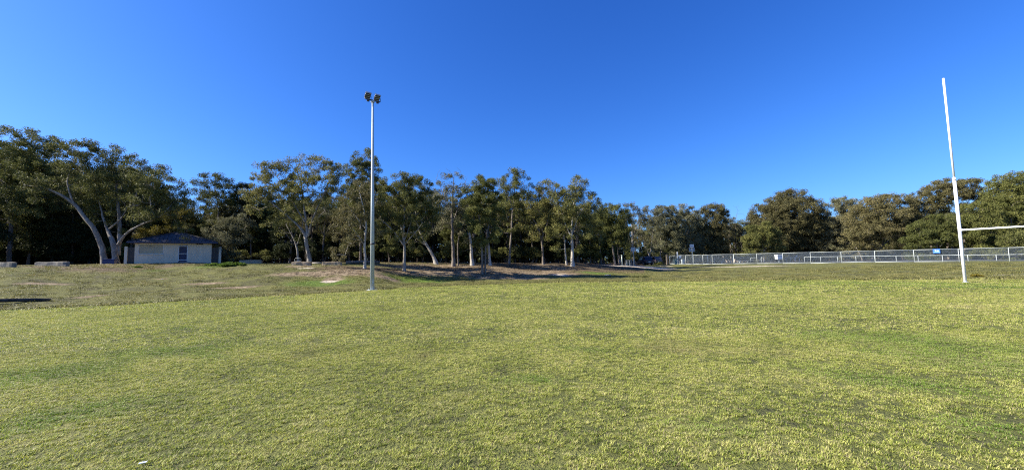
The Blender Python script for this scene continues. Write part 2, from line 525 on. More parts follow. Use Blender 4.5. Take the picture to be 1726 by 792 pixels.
def build_ground():
    def axis(a, b, step, lim, g=1.22):
        mid = list(np.arange(a, b + 1e-6, step))
        lo, s = [], step
        x = a
        while x > -lim:
            s *= g; x -= s; lo.append(x)
        hi, s = [], step
        x = b
        while x < lim:
            s *= g; x += s; hi.append(x)
        return np.array(lo[::-1] + mid + hi)
    xs = axis(-46, 64, 0.32, 4200)
    ys = axis(-2, 70, 0.28, 4200)
    X, Y = np.meshgrid(xs, ys)
    Z, S = terrain(X.ravel(), Y.ravel())
    X, Y = X.ravel(), Y.ravel()
    V = np.stack([X, Y, Z], 1)
    nx, ny = len(xs), len(ys)
    i, j = np.meshgrid(np.arange(nx - 1), np.arange(ny - 1))
    a = (j * nx + i).ravel()
    F = np.stack([a, a + 1, a + nx + 1, a + nx], 1)
    bank = np.clip(S / 0.8 + 0.5, 0, 1)
    def spots(lst): return spot_value(lst, X, Y)
    beyond = np.clip(S / 1.0, 0, 1)
    dirt, sand, litter = spots(DIRT) * beyond, spots(SAND) * beyond, spots(LITTER) * beyond * 0.8
    # forest floor: leaf litter beyond the crests
    thick = np.where(X / np.maximum(Y, 0.1) < 0.33, 52.0, 62.0 + 24 * np.clip(1.6 - X / np.maximum(Y, 0.1), 0, 1))
    litter = np.maximum(litter, np.clip((Y - thick) / 3.0, 0, 1) * (Y > 5))
    litter = np.maximum(litter, np.clip((-34 - X) / 4, 0, 1) * np.clip((Y - 34) / 4, 0, 1))
    lush = spots([(380, 447, 3.0, 1.3), (250, 445, 1.5, 0.7), (540, 478, 3.0, 1.6), (700, 472, 3.5, 1.4), (1270, 479, 4.0, 0.7), (1400, 477, 3.2, 0.5),
                  (1560, 478, 4.0, 0.9), (1690, 484, 4.5, 1.1), (1000, 459, 2.5, 1.5), (230, 455, 2.2, 1.0)]) * 0.85
    att = {'bank': bank, 'dirt': dirt, 'sand': sand, 'litter': litter, 'lush': lush}
    inside = (S.reshape(ny, nx)[:-1, :-1].ravel() < 0.0)
    cx = X[F].mean(1); cy = Y[F].mean(1)
    for name, sel in (('playing_field', inside), ('ground', ~inside)):
        f = F[sel]
        used = np.unique(f)
        remap = np.full(len(V), -1, np.int64); remap[used] = np.arange(len(used))
        me = np_mesh(name, V[used], [remap[f]], M['turf'], smooth=True,
                     attrs={k: ('POINT', 'FLOAT', v[used].astype(np.float32)) for k, v in att.items()})
        setp(link(name, me), 'mown green playing field in the foreground' if name == 'playing_field' else 'dry grassy bank and ground rising beyond the playing field', kind='structure')
build_ground()

# ------------------------------------------------------------------ grass blades (tufts set out by geometry nodes inside one object each)
def tuft_mesh(rng, nblades, rad, hmin, hmax, w, lean):
    V, F = [], []
    for _ in range(nblades):
        a = rng.uniform(0, math.tau); r = rad * math.sqrt(rng.random())
        bx, by = r * math.cos(a), r * math.sin(a)
        h = rng.uniform(hmin, hmax)
        d = rng.uniform(0, math.tau); ln = h * rng.uniform(lean[0], lean[1])
        fx, fy = math.cos(d), math.sin(d)
        ww = w * rng.uniform(0.6, 1.3)
        sx, sy = -fy * ww / 2, fx * ww / 2
        k = len(V)
        V += [(bx - sx, by - sy, -0.004), (bx + sx, by + sy, -0.004),
              (bx + fx * ln * 0.4 + sx * .8, by + fy * ln * 0.4 + sy * .8, h * 0.62), (bx + fx * ln * 0.4 - sx * .8, by + fy * ln * 0.4 - sy * .8, h * 0.62),
              (bx + fx * ln, by + fy * ln, h * rng.uniform(0.7, 1.0))]
        F.append((k, k + 1, k + 2, k + 3)); F.append((k + 3, k + 2, k + 4))
    return V, F

LUSH = [(540, 478, 3.4, 1.8), (700, 472, 3.8, 1.8), (1270, 479.5, 4.2, .6), (1400, 477, 3.4, .4), (1560, 478, 4.4, .8), (1690, 484, 5.0, 1.0), (1000, 460, 3.0, 1.6), (230, 455, 2.4, 1.0),
        (20, 640, 1.6, 1.0), (120, 700, .9, .5), (1500, 640, 1.1, .5), (1640, 610, 1.5, .8), (1180, 720, .45, .25), (905, 640, .5, .25), (1540, 575, 2.0, 1.0), (300, 590, 1.4, .8), (1700, 730, .6, .4)]
def lushness(P):
    v = np.zeros(len(P))
    for (px, py, rx, ry) in LUSH:
        c = hit(px, py)
        u = Vector((c.y, -c.x)).normalized(); w = Vector((c.x, c.y)).normalized()
        dx, dy = P[:, 0] - c.x, P[:, 1] - c.y
        e = np.sqrt(((dx * u.x + dy * u.y) / rx) ** 2 + ((dx * w.x + dy * w.y) / ry) ** 2)
        v = np.maximum(v, np.clip(1.3 - e + 0.35 * vnoise(P[:, 0], P[:, 1], 3.1), 0, 1))
    # low weeds make darker green islands here and there
    v = np.maximum(v, np.clip((vnoise(P[:, 0] + 9, P[:, 1], 0.9) + vnoise(P[:, 0], P[:, 1] + 4, 2.6) * .8 - 1.0) * 1.6, 0, .8))
    return v

def vnoise(x, y, s):
    return (np.sin(x * s + 1.7 * np.sin(y * s * 0.8)) + np.sin(y * s * 1.3 - 1.1 * np.sin(x * s * 0.7)) + np.sin((x + y) * s * 2.1) * 0.6) / 2.6

def scatter(name, pts, scales, rots, tufts, mat, label):
    """one object: loose points + tuft shapes; geometry nodes puts a tuft on every point"""
    rng = np.random.default_rng(5)
    V, T, FI = [np.asarray(pts, np.float32)], [], []
    faces4, faces3, var4, var3 = [], [], [], []
    off = len(pts)
    for k, (tv, tf) in enumerate(tufts):
        V.append(np.asarray(tv, np.float32))
        for f in tf:
            g = [i + off for i in f]
            (faces4 if len(f) == 4 else faces3).append(g); (var4 if len(f) == 4 else var3).append(k)
        off += len(tv)
    V = np.concatenate(V)
    n = len(V)
    sc = np.zeros(n, np.float32); sc[:len(pts)] = scales
    ro = np.zeros(n, np.float32); ro[:len(pts)] = rots
    ix = np.zeros(n, np.int32); ix[:len(pts)] = rng.integers(0, len(tufts), len(pts))
    isp = np.zeros(n, np.float32); isp[:len(pts)] = 1
    lus = np.zeros(n, np.float32); lus[:len(pts)] = lushness(np.asarray(pts))
    me = np_mesh(name, V, [np.array(faces4), np.array(faces3)], mat,
                 attrs={'sc': ('POINT', 'FLOAT', sc), 'ro': ('POINT', 'FLOAT', ro), 'ix': ('POINT', 'INT', ix), 'isp': ('POINT', 'FLOAT', isp), 'lush': ('POINT', 'FLOAT', lus),
                        'var': ('FACE', 'INT', np.array(var4 + var3, np.int32))})
    o = link(name, me)
    setp(o, label, kind='stuff')
    ng = bpy.data.node_groups.new(name + '_scatter', 'GeometryNodeTree')
    ng.interface.new_socket('Geometry', in_out='INPUT', socket_type='NodeSocketGeometry')
    ng.interface.new_socket('Geometry', in_out='OUTPUT', socket_type='NodeSocketGeometry')
    N = lambda typ: ng.nodes.new(typ)
    L = lambda a, b: ng.links.new(a, b)
    gi, go = N('NodeGroupInput'), N('NodeGroupOutput')
    def named(nm, dt):
        a = N('GeometryNodeInputNamedAttribute'); a.data_type = dt
        a.inputs['Name'].default_value = nm
        return a.outputs[0]
    def cmpi(sock, val):
        c = N('FunctionNodeCompare'); c.data_type = 'INT'; c.operation = 'EQUAL'
        L(sock, c.inputs[2]); c.inputs[3].default_value = val
        return c.outputs[0]
    gt = N('FunctionNodeCompare'); gt.data_type = 'FLOAT'; gt.operation = 'GREATER_THAN'
    L(named('isp', 'FLOAT'), gt.inputs[0]); gt.inputs[1].default_value = 0.5
    sp = N('GeometryNodeSeparateGeometry'); sp.domain = 'POINT'
    L(gi.outputs[0], sp.inputs[0]); L(gt.outputs[0], sp.inputs[1])
    g2i = N('GeometryNodeGeometryToInstance')
    for k in reversed(range(len(tufts))):
        s2 = N('GeometryNodeSeparateGeometry'); s2.domain = 'FACE'
        L(sp.outputs[1], s2.inputs[0]); L(cmpi(named('var', 'INT'), k), s2.inputs[1])
        L(s2.outputs[0], g2i.inputs[0])
    m2p = N('GeometryNodeMeshToPoints')
    L(sp.outputs[0], m2p.inputs[0])
    iop = N('GeometryNodeInstanceOnPoints')
    L(m2p.outputs[0], iop.inputs['Points']); L(g2i.outputs[0], iop.inputs['Instance'])
    iop.inputs['Pick Instance'].default_value = True
    L(named('ix', 'INT'), iop.inputs['Instance Index'])
    cx = N('ShaderNodeCombineXYZ'); L(named('ro', 'FLOAT'), cx.inputs[2])
    L(cx.outputs[0], iop.inputs['Rotation'])
    cs = N('ShaderNodeCombineXYZ')
    sn = named('sc', 'FLOAT')
    for k in range(3): L(sn, cs.inputs[k])
    L(cs.outputs[0], iop.inputs['Scale'])
    L(iop.outputs[0], go.inputs[0])
    md = o.modifiers.new('scatter', 'NODES'); md.node_group = ng
    return o

def vnoise(x, y, s):
    return (np.sin(x * s + 1.7 * np.sin(y * s * 0.8)) + np.sin(y * s * 1.3 - 1.1 * np.sin(x * s * 0.7)) + np.sin((x + y) * s * 2.1) * 0.6) / 2.6

def field_points(rng, y0, y1, dens, per, sig):
    """turf grows in knots: centres, each with a few tufts round it"""
    n = int(dens * 1.5 * (y1 * y1 - y0 * y0) / per)
    y = np.sqrt(rng.random(n) * (y1 * y1 - y0 * y0) + y0 * y0)
    x = (rng.random(n) * 2 - 1) * (y * 1.5 + 2.0)
    k = 0.35 * vnoise(x, y, 1.7) + 0.55 * vnoise(x + 3.1, y, 4.3) + 0.6 * vnoise(x, y + 1.7, 13.7) + rng.normal(0, 0.4, n) > -0.85
    x, y = x[k], y[k]
    size = np.clip(rng.lognormal(0, 0.35, len(x)), .5, 2.0)
    m = np.maximum(1, (per * size).astype(int))
    c = np.repeat(np.arange(len(x)), m)
    sg = (sig * np.sqrt(size))[c]
    x = x[c] + rng.normal(0, 1, len(c)) * sg; y = y[c] + rng.normal(0, 1, len(c)) * sg
    z, s = terrain(x, y)
    k = s < -0.05
    sc = rng.uniform(0.65, 1.25, len(c)) * (0.75 + 0.25 * size[c])
    return np.stack([x, y, z], 1)[k], sc[k]

rng = np.random.default_rng(11)
pr = random.Random(3)
near, sc = field_points(rng, 1.4, 8.5, 1330, 3, 0.016)
tufts = [tuft_mesh(pr, 16, 0.024, 0.008, 0.024, 0.0038, (0.5, 1.9)) for _ in range(8)]
scatter('grass', near, sc, rng.uniform(0, 6.28, len(near)), tufts, M['blade'], 'short green and straw turf on the near playing field')
mid, sc = field_points(rng, 8.5, 18, 325, 3, 0.035)
tufts = [tuft_mesh(pr, 16, 0.05, 0.010, 0.030, 0.007, (0.5, 1.9)) for _ in range(5)]
scatter('grass', mid, sc, rng.uniform(0, 6.28, len(mid)), tufts, M['blade'], 'short turf across the middle of the playing field')
far, sc = field_points(rng, 18, 36, 72, 3, 0.08)
tufts = [tuft_mesh(pr, 14, 0.11, 0.012, 0.036, 0.015, (0.5, 1.9)) for _ in range(4)]
scatter('grass', far, sc, rng.uniform(0, 6.28, len(far)), tufts, M['blade'], 'short turf along the far edge of the playing field')
# bank: coarser dry tussocks
n = 150000
y = np.sqrt(rng.random(n) * (75 ** 2 - 15 ** 2) + 15 ** 2)
x = (rng.random(n) * 2 - 1) * y * 1.4
z, s = terrain(x, y)
k = (s > 0.0) & (s < 26) & (vnoise(x, y, 0.9) + 0.7 * vnoise(x, y, 2.7) + rng.normal(0, 0.4, n) > 0.05) & (z < 2.75)
k &= np.maximum(np.maximum(spot_value(DIRT, x, y), spot_value(SAND, x, y)), spot_value(LITTER, x, y)) + rng.normal(0, .16, n) < 0.5
bp = np.stack([x, y, z], 1)[k]
bs = rng.uniform(0.6, 1.5, len(bp))
# longer, unmown growth in the dip along the edge of the field
n = 26000
y = np.sqrt(rng.random(n) * (40 ** 2 - 14 ** 2) + 14 ** 2); x = (rng.random(n) * 2 - 1) * y * 1.4
z, s = terrain(x, y)
k = (s > 0.15) & (s < 2.0) & (vnoise(x, y, 1.9) + rng.normal(0, .5, n) > -.1)
bp = np.concatenate([bp, np.stack([x, y, z], 1)[k]]); bs = np.concatenate([bs, rng.uniform(1.2, 2.6, int(k.sum()))])
tufts = [tuft_mesh(pr, 16, 0.17, 0.025, 0.08, 0.018, (0.4, 1.5)) for _ in range(5)]
scatter('dry_grass', bp, bs, rng.uniform(0, 6.28, len(bp)), tufts, M['drygrass'], 'tufts of drier longer grass on the bank')

# ------------------------------------------------------------------ trees
def tube_np(P, Rr, n):
    P = np.asarray(P, float); Rr = np.asarray(Rr, float)
    D = np.gradient(P, axis=0)
    D /= np.linalg.norm(D, axis=1)[:, None] + 1e-9
    ref = np.array([1.0, 0.13, 0.0]) if abs(D[0, 2]) > 0.7 else np.array([0.0, 0.1, 1.0])
    U = np.cross(D, ref); U /= np.linalg.norm(U, axis=1)[:, None] + 1e-9
    W = np.cross(D, U)
    a = np.arange(n) * (math.tau / n)
    V = P[:, None, :] + (U[:, None, :] * np.cos(a)[None, :, None] + W[:, None, :] * np.sin(a)[None, :, None]) * Rr[:, None, None]
    m = len(P)
    i = np.arange(m - 1)[:, None] * n; k = np.arange(n)[None, :]; k2 = (k + 1) % n
    F = np.stack([i + k, i + k2, i + n + k2, i + n + k], -1).reshape(-1, 4)
    return V.reshape(-1, 3), F

def leaf_np(rng, C, n_per, rc, L, W, droop, flat=0.6):
    """C clump centres; small leaf blades round each"""
    n = len(C) * n_per
    c = np.repeat(C, n_per, 0)
    rr = np.repeat(rng.uniform(0.65, 1.25, len(C)) * rc, n_per)
    d = rng.normal(size=(n, 3)); d /= np.linalg.norm(d, axis=1)[:, None]
    r = rng.random(n) ** 0.45
    p = c + d * (r * rr)[:, None] * np.array([1, 1, flat])
    ax = rng.normal(size=(n, 3)); ax /= np.linalg.norm(ax, axis=1)[:, None]
    ax[:, 2] -= droop
    ax /= np.linalg.norm(ax, axis=1)[:, None]
    q = rng.normal(size=(n, 3))
    s = np.cross(ax, q); s /= np.linalg.norm(s, axis=1)[:, None] + 1e-9
    l = (L * rng.uniform(0.6, 1.35, n))[:, None]; w = (W * rng.uniform(0.6, 1.35, n))[:, None]
    V = np.stack([p - ax * l * .5, p + s * w * .5 + ax * l * .05, p + ax * l * .5, p - s * w * .5 + ax * l * .05], 1).reshape(-1, 3)
    return V, np.arange(n * 4).reshape(-1, 4)

def grow(seed, stems, blobs, dens=0.8, n_leaf=70, rc=0.75, L=0.30, W=0.10, droop=0.6, twig=0.0135, flat=0.8, attach=0.35, bare=(), thick=1.0, hollow=1.15):
    """stems: lists of (x,y,z,r). blobs: (x,y,z,rx,ry,rz). Limbs are grown from the stems out to every leaf clump."""
    rng = np.random.default_rng(seed)
    TV, TF, off = [], [], 0
    nodes, rads, plen = [], [], []
    for st in stems:
        P = np.array([s[:3] for s in st], float); Rr = np.array([s[3] for s in st], float)
        seg = np.linalg.norm(np.diff(P, axis=0), axis=1); t = np.concatenate([[0], np.cumsum(seg)])
        m = max(8, int(t[-1] / 0.45))
        u = np.linspace(0, t[-1], m)
        # smooth polyline
        Q = np.stack([np.interp(u, t, P[:, k]) for k in range(3)], 1)
        for _ in range(3):
            Q[1:-1] = (Q[:-2] + Q[1:-1] * 2 + Q[2:]) / 4
        wob = np.cumsum(rng.normal(0, 0.018, (m, 3)), 0); wob -= np.linspace(0, 1, m)[:, None] * wob[-1]
        Q += wob * np.array([1, 1, 0.2]) * min(1.5, t[-1] / 6)
        Q[0] = P[0]
        rr = np.interp(u, t, Rr) * (1 + rng.normal(0, 0.035, m))
        if P[0, 2] < 0.3:
            rr *= 1 + 0.55 * np.exp(-u / 0.35)
            Q[0, 2] -= 0.25
        V, F = tube_np(Q, rr, 9)
        TV.append(V); TF.append(F + off); off += len(V)
        k0 = int(m * attach)
        for q, r, uu in zip(Q[k0:], rr[k0:], u[k0:]):
            nodes.append(q); rads.append(r); plen.append(uu * 0.1)
    C, bi = [], []
    for b in blobs:
        x, y, z, rx, ry, rz = b[:6]
        k = b[6] if len(b) > 6 else 1.0
        n = max(3, int(dens * k * 9 * (rx * ry * rz) ** (2 / 3)))
        d = rng.normal(size=(n, 3)); d /= np.linalg.norm(d, axis=1)[:, None]
        d[:, 2] = np.where(d[:, 2] < -0.75, -d[:, 2], d[:, 2])
        r = (rng.random(n) ** (1 / 3)) ** (1 / hollow) if hollow else rng.random(n) ** (1 / 3)
        C.append(np.array([x, y, z]) + d * r[:, None] * np.array([rx, ry, rz]))
    C = np.concatenate(C)
    n_leaf, L, W, rc = int(n_leaf * 2.0), L * 0.72, W * 0.76, rc * 0.80
    tips = [(c, True) for c in C] + [(np.array(c, float), False) for c in bare]
    NA = np.array(nodes)
    order = sorted(range(len(tips)), key=lambda i: np.min(np.linalg.norm(NA - tips[i][0], axis=1)))
    cap = len(nodes) + len(tips) * 6
    ND = np.zeros((cap, 3)); ND[:len(nodes)] = NA
    PL = np.zeros(cap); PL[:len(nodes)] = plen
    par = np.full(cap, -1); n0 = cnt = len(nodes)
    wgt = np.zeros(cap)
    chains = []
    for i in order:
        c, leafy = tips[i]
        dv = ND[:cnt] - c
        dist = np.linalg.norm(dv, axis=1)
        cost = dist * (1 + 0.9 * np.maximum(0, dv[:, 2] / (dist + 1e-6))) + 0.25 * PL[:cnt]
        j = int(np.argmin(cost))
        dd = dist[j]
        ns = max(2, min(6, int(dd / 0.5)))
        p0 = ND[j]
        mid = (p0 + c) / 2 + np.array([0, 0, -0.10 * dd]) + rng.normal(0, 0.08, 3) * dd
        chain = [j]
        for k in range(1, ns + 1):
            t = k / ns
            q = p0 * (1 - t) ** 2 + mid * 2 * t * (1 - t) + c * t * t
            if k < ns: q = q + rng.normal(0, 0.05, 3) * min(dd, 1.2)
            if cnt >= cap: break
            ND[cnt] = q; PL[cnt] = PL[j] + dd * t; par[cnt] = chain[-1]
            chain.append(cnt); cnt += 1
        chains.append(chain)
    w = np.zeros(cnt)
    for ch in chains: w[ch[-1]] += 1
    for k in range(cnt - 1, n0 - 1, -1):
        w[par[k]] += w[k]
    for ch in chains:
        rr = twig * thick * np.sqrt(w[ch])
        rr[0] = rr[1] if len(rr) > 1 else rr[0]
        lim = rads[ch[0]] * 0.8 if ch[0] < n0 else 9
        rr = np.minimum(rr, lim)
        rr[-1] *= 0.6
        V, F = tube_np(ND[ch], rr, 6 if rr[0] > 0.06 else (4 if rr[0] > 0.025 else 3))
        TV.append(V); TF.append(F + off); off += len(V)
    LV, LF = leaf_np(rng, C, n_leaf, rc, L, W, droop, flat)
    return np.concatenate(TV), np.concatenate(TF), LV, LF

def put_tree(name, label, cat, base, meshes, bark, leaf, group=None, rz=0.0, scale=1.0, crown=True):
    o = empty(name, base, rz, label, cat, group)
    o.scale = (scale,) * 3 if not hasattr(scale, '__len__') else scale
    link('trunk', meshes[0], o)
    if meshes[1] is not None: link('crown', meshes[1], o)
    return o

def tree_meshes(g, bark, leaf):
    TV, TF, LV, LF = g
    return (np_mesh('trunk', TV, [TF], M[bark], smooth=True), np_mesh('crown', LV, [LF], M[leaf]) if len(LF) else None)

def hero(label, bpx, Y, stems, blobs, bark='bark_pale', leaf='leaf_olive', seed=1, name='gum_tree', bpy_=None, cat='tree', depth=0.9, bare=(), group=None, girth=0.72, skirt=0.6, **kw):
    """a tree set where the photograph has it; stems [(px,py,r,dY)...] and blobs (px,py,rx,ry,dY[,density]) are read off the photograph at the tree's depth Y"""
    base = on(bpx, Y) if bpy_ is None else hit(bpx, bpy_)
    Y = base.y
    mpp = Y / FPX
    r = random.Random(seed * 7 + 1)
    S = []
    for st in stems:
        L = []
        for k, s in enumerate(st):
            p = at(s[0], s[1], Y + (s[3] if len(s) > 3 else 0)) - base
            if k == 0 and p.z < 0.8: p.z = 0.0
            L.append((p.x, p.y, p.z, s[2] * girth))
        S.append(L)
    B = []
    for b in blobs:
        dy = b[4] if len(b) > 4 else r.uniform(-1, 1) * 1.6
        p = at(b[0], b[1], Y + dy) - base
        m2 = (Y + dy) / FPX
        k = b[5] if len(b) > 5 else 1.0
        rx, rz = b[2] * m2 * 1.08, b[3] * m2 * 1.3
        B.append((p.x, p.y, p.z - 0.1 * rz, rx, rx * depth, rz, k))
        if skirt:                              # the crown hangs on below each head of leaves
            B.append((p.x + r.uniform(-.3, .3) * rx, p.y + r.uniform(-.5, .5) * rx, p.z - rz * r.uniform(1.3, 1.9), rx * .75, rx * .75, rz * .8, k * skirt))
            if p.z - 3.2 * rz > 2.6:
                B.append((p.x + r.uniform(-.5, .5) * rx, p.y + r.uniform(-.6, .6) * rx, p.z - rz * r.uniform(2.4, 3.2), rx * .7, rx * .7, rz * .8, k * skirt * .55))
    bb = []
    for b in bare:
        p = at(b[0], b[1], Y + (b[2] if len(b) > 2 else 0)) - base
        bb.append((p.x, p.y, p.z))
    g = grow(seed, S, B, bare=bb, **kw)
    return put_tree(name, label, cat, base, tree_meshes(g, bark, leaf), bark, leaf, group)
#HEROES
# ------------------------------------------------------------------ the clubhouse
def clubhouse():
    A, B = at(226, 442, 47.0), at(356, 441, 51.0)
    W = math.hypot(B.x - A.x, B.y - A.y); ang = math.atan2(B.y - A.y, B.x - A.x)
    z0 = min(A.z, B.z) - 0.02
    D, Hh = 5.2, 2.42
    o = empty('clubhouse', (A.x, A.y, z0), ang, 'small white rendered clubhouse with a blue hip roof and blue barred door', 'building')
    render = worn('white_render', (0.68, 0.58, 0.43), 0.85, 0, 0.10, 3.0, 0.35)
    trim = worn('white_paint', (0.72, 0.72, 0.69), 0.55, 0, 0.08)
    blue = worn('blue_paint', (0.030, 0.040, 0.095), 0.5, 0, 0.2)
    dark = worn('dark_vent', (0.02, 0.02, 0.022), 0.8)
    shut = worn('cream_shutter', (0.46, 0.41, 0.28), 0.6, 0, 0.12, 2)
    # roof sheets: dark blue grey, mottled paler at random
    t = NT('roof_sheet'); p = t.n('ShaderNodeTexCoord').outputs['Object']
    a = t.noise(p, 2.2, 4, 0.6)
    roofm = t.done(t.bsdf(t.ramp(a, [(0.35, (0.036, 0.036, 0.044)), (0.65, (0.066, 0.064, 0.070))]), 0.62, 0.0, a, 0.1, 0.01, 0.15))
    wx0, wx1, wz0, wz1 = 0.045 * W, 0.355 * W, 0.96, 2.24
    dx0, dx1, dz1 = 0.548 * W, 0.672 * W, 2.12
    th = 0.2
    b = MB()                                  # front wall is built round its openings
    def wall(x0, x1, z0_, z1_): b.box(((x0 + x1) / 2, th / 2, (z0_ + z1_) / 2), (x1 - x0, th, z1_ - z0_))
    wall(0, wx0, -0.6, Hh); wall(wx0, wx1, -0.6, wz0); wall(wx0, wx1, wz1, Hh)
    wall(wx1, dx0, -0.6, Hh); wall(dx0, dx1, dz1, Hh); wall(dx1, W, -0.6, Hh); wall(dx0, dx1, -0.6, 0.02)
    b.box((th / 2, D / 2 + th / 2, Hh / 2 - 0.3), (th, D - th, Hh + 0.6)); b.box((W - th / 2, D / 2 + th / 2, Hh / 2 - 0.3), (th, D - th, Hh + 0.6))
    b.box((W / 2, D - th / 2 + 0.003, Hh / 2 - 0.3), (W - 2 * th, th, Hh + 0.6))
    wl = b.build('wall', render, o)
    ov = 0.55
    e0x, e1x, e0y, e1y = -ov, W + ov, -ov, D + ov
    zt, rise = Hh + 0.06, 1.42
    ry = (e0y + e1y) / 2; rx0, rx1 = W / 2 - 0.2, W / 2 + 0.2
    vs = [(e0x, e0y, zt), (e1x, e0y, zt), (e1x, e1y, zt), (e0x, e1y, zt), (rx0, ry, zt + rise), (rx1, ry, zt + rise)]
    rb = MB().poly(vs, [(0, 1, 5, 4), (1, 2, 5), (2, 3, 4, 5), (3, 0, 4), (3, 2, 1, 0)])
    rf = rb.build('roof', roofm, o)
    rib = MB()                                # standing ribs down the front and sides
    def rr(p0, p1): rib.tube([p0, p1], 0.018, 4)
    nrm = 0.02
    k = e0x + 0.35
    while k < e1x - 0.2:
        top = min((k - e0x) / (rx0 - e0x), 1.0, (e1x - k) / (e1x - rx1))
        rr((k, e0y, zt + nrm), (k, e0y + (ry - e0y) * top, zt + rise * top + nrm)); k += 0.38
    k = e0y + 0.35
    while k < e1y - 0.2:
        top = min((k - e0y), (e1y - k)) / (ry - e0y)
        for (xa, xb) in ((e0x, rx0), (e1x, rx1)):
            rr((xa, k, zt + nrm), (xa + (xb - xa) * top, k, zt + rise * top + nrm))
        k += 0.38
    rib.build('roof_rib', roofm, rf)['kind'] = 'stuff'
    cap = MB()
    for a_, b_ in ((0, 4), (1, 5), (2, 5), (3, 4), (4, 5)):
        cap.tube([Vector(vs[a_]) + Vector((0, 0, .03)), Vector(vs[b_]) + Vector((0, 0, .03))], 0.07, 6)
    cap.build('ridge_cap', roofm, rf)
    MB().box((W / 2, e0y - 0.062, zt - 0.07), (W + 2 * ov + .2, 0.12, 0.13)).build('gutter', blue, o)
    MB().box((W / 2, e0y + 0.02, zt - 0.10), (W + 2 * ov - .01, 0.03, 0.16)).box((e0x + .02, D / 2, zt - .10), (.03, D + 2 * ov - .1, .16)).box((e1x - .02, D / 2, zt - .10), (.03, D + 2 * ov - .1, .16)).build('fascia', blue, o)
    MB().box((W / 2, D / 2, zt - 0.035), (W + 2 * ov - .1, D + 2 * ov - .1, 0.03)).build('soffit', trim, o)
    wd = empty('window', (0, 0, 0)); wd.parent = o
    f = MB()
    for (x, z, sx, sz) in (((wx0 + wx1) / 2, wz1 - .03, wx1 - wx0, .06), (wx0 + .03, (wz0 + wz1) / 2, .06, wz1 - wz0 - .13), (wx1 - .03, (wz0 + wz1) / 2, .06, wz1 - wz0 - .13)):
        f.box((x, 0.10, z), (sx, 0.10, sz))
    f.build('frame', trim, wd)
    MB().box(((wx0 + wx1) / 2, 0.02, wz0 + .035), (wx1 - wx0 - .01, .22, .07)).build('sill', trim, wd)
    z = wz0 + .08
    sl = MB(); sl.box((0, 0, 0), (wx1 - wx0 - .14, .035, .118), bev=.012)
    sm = sl.mesh('shutter_slat', shut)
    while z < wz1 - .1:
        link('shutter_slat', sm, wd, ((wx0 + wx1) / 2, 0.105, z + .06)); z += 0.122
    MB().box((wx0 + 1.05, .082, wz1 - .28), (.22, .012, .05)).build('nameplate', dark, wd)
    dr = empty('door', (0, 0, 0)); dr.parent = o
    MB().box(((dx0 + dx1) / 2, .15, dz1 / 2), (dx1 - dx0 - .1, .05, dz1 - .06)).build('leaf', blue, dr)
    f = MB()
    for (x, zc, sx, sz) in ((dx0 + .035, dz1 / 2 + .05, .07, dz1 - .2), (dx1 - .035, dz1 / 2 + .05, .07, dz1 - .2), ((dx0 + dx1) / 2, dz1 - .14, dx1 - dx0 - .15, .07), ((dx0 + dx1) / 2, 1.06, dx1 - dx0 - .15, .06), ((dx0 + dx1) / 2, .28, dx1 - dx0 - .15, .06)):
        f.box((x, .045, zc), (sx, .05, sz))
    f.build('frame', trim, dr)
    bm_ = MB().tube([(0, 0, .3), (0, 0, 1.96)], .011, 6).mesh('bar', blue)
    n = 8
    for k in range(n): link('bar', bm_, dr, (dx0 + .1 + (dx1 - dx0 - .2) * k / (n - 1), .075, 0))
    MB().box((dx0 + .08, -.0, 1.02), (.05, .05, .14), bev=.01).build('handle', worn('steel', (.5, .5, .5), .35, .8), dr)
    MB().box(((dx0 + dx1) / 2, -.25, -.06), (1.3, .48, .12), bev=.02).build('doorstep', worn('concrete', (.34, .33, .31), .9), o)
    v = empty('air_vent', (0, 0, 0)); v.parent = o
    for k in range(3):
        MB().box((0.80 * W + .24 * k, -.012, 2.27), (.19, .02, .11)).build('vent_grille', dark, v)
    pan = worn('dark_timber', (0.075, 0.068, 0.06), 0.85, 0, 0.3, 5)
    for (x0, x1, xp) in ((-0.62, -0.01, -0.76), (W + .01, W + .74, W + .88)):
        sc = empty('screen', (0, 0, 0)); sc.parent = o
        nb = 4; w = (x1 - x0) / nb
        pm = MB().box((0, 0, .72), (w - .012, .035, 2.2)).mesh('board', pan)
        for k in range(nb): link('board', pm, sc, (x0 + w * (k + .5), .12, 0))
        MB().box((xp, .12, .70), (.26, .22, 2.42), bev=.012).build('post', render, sc)
    return o
clubhouse()

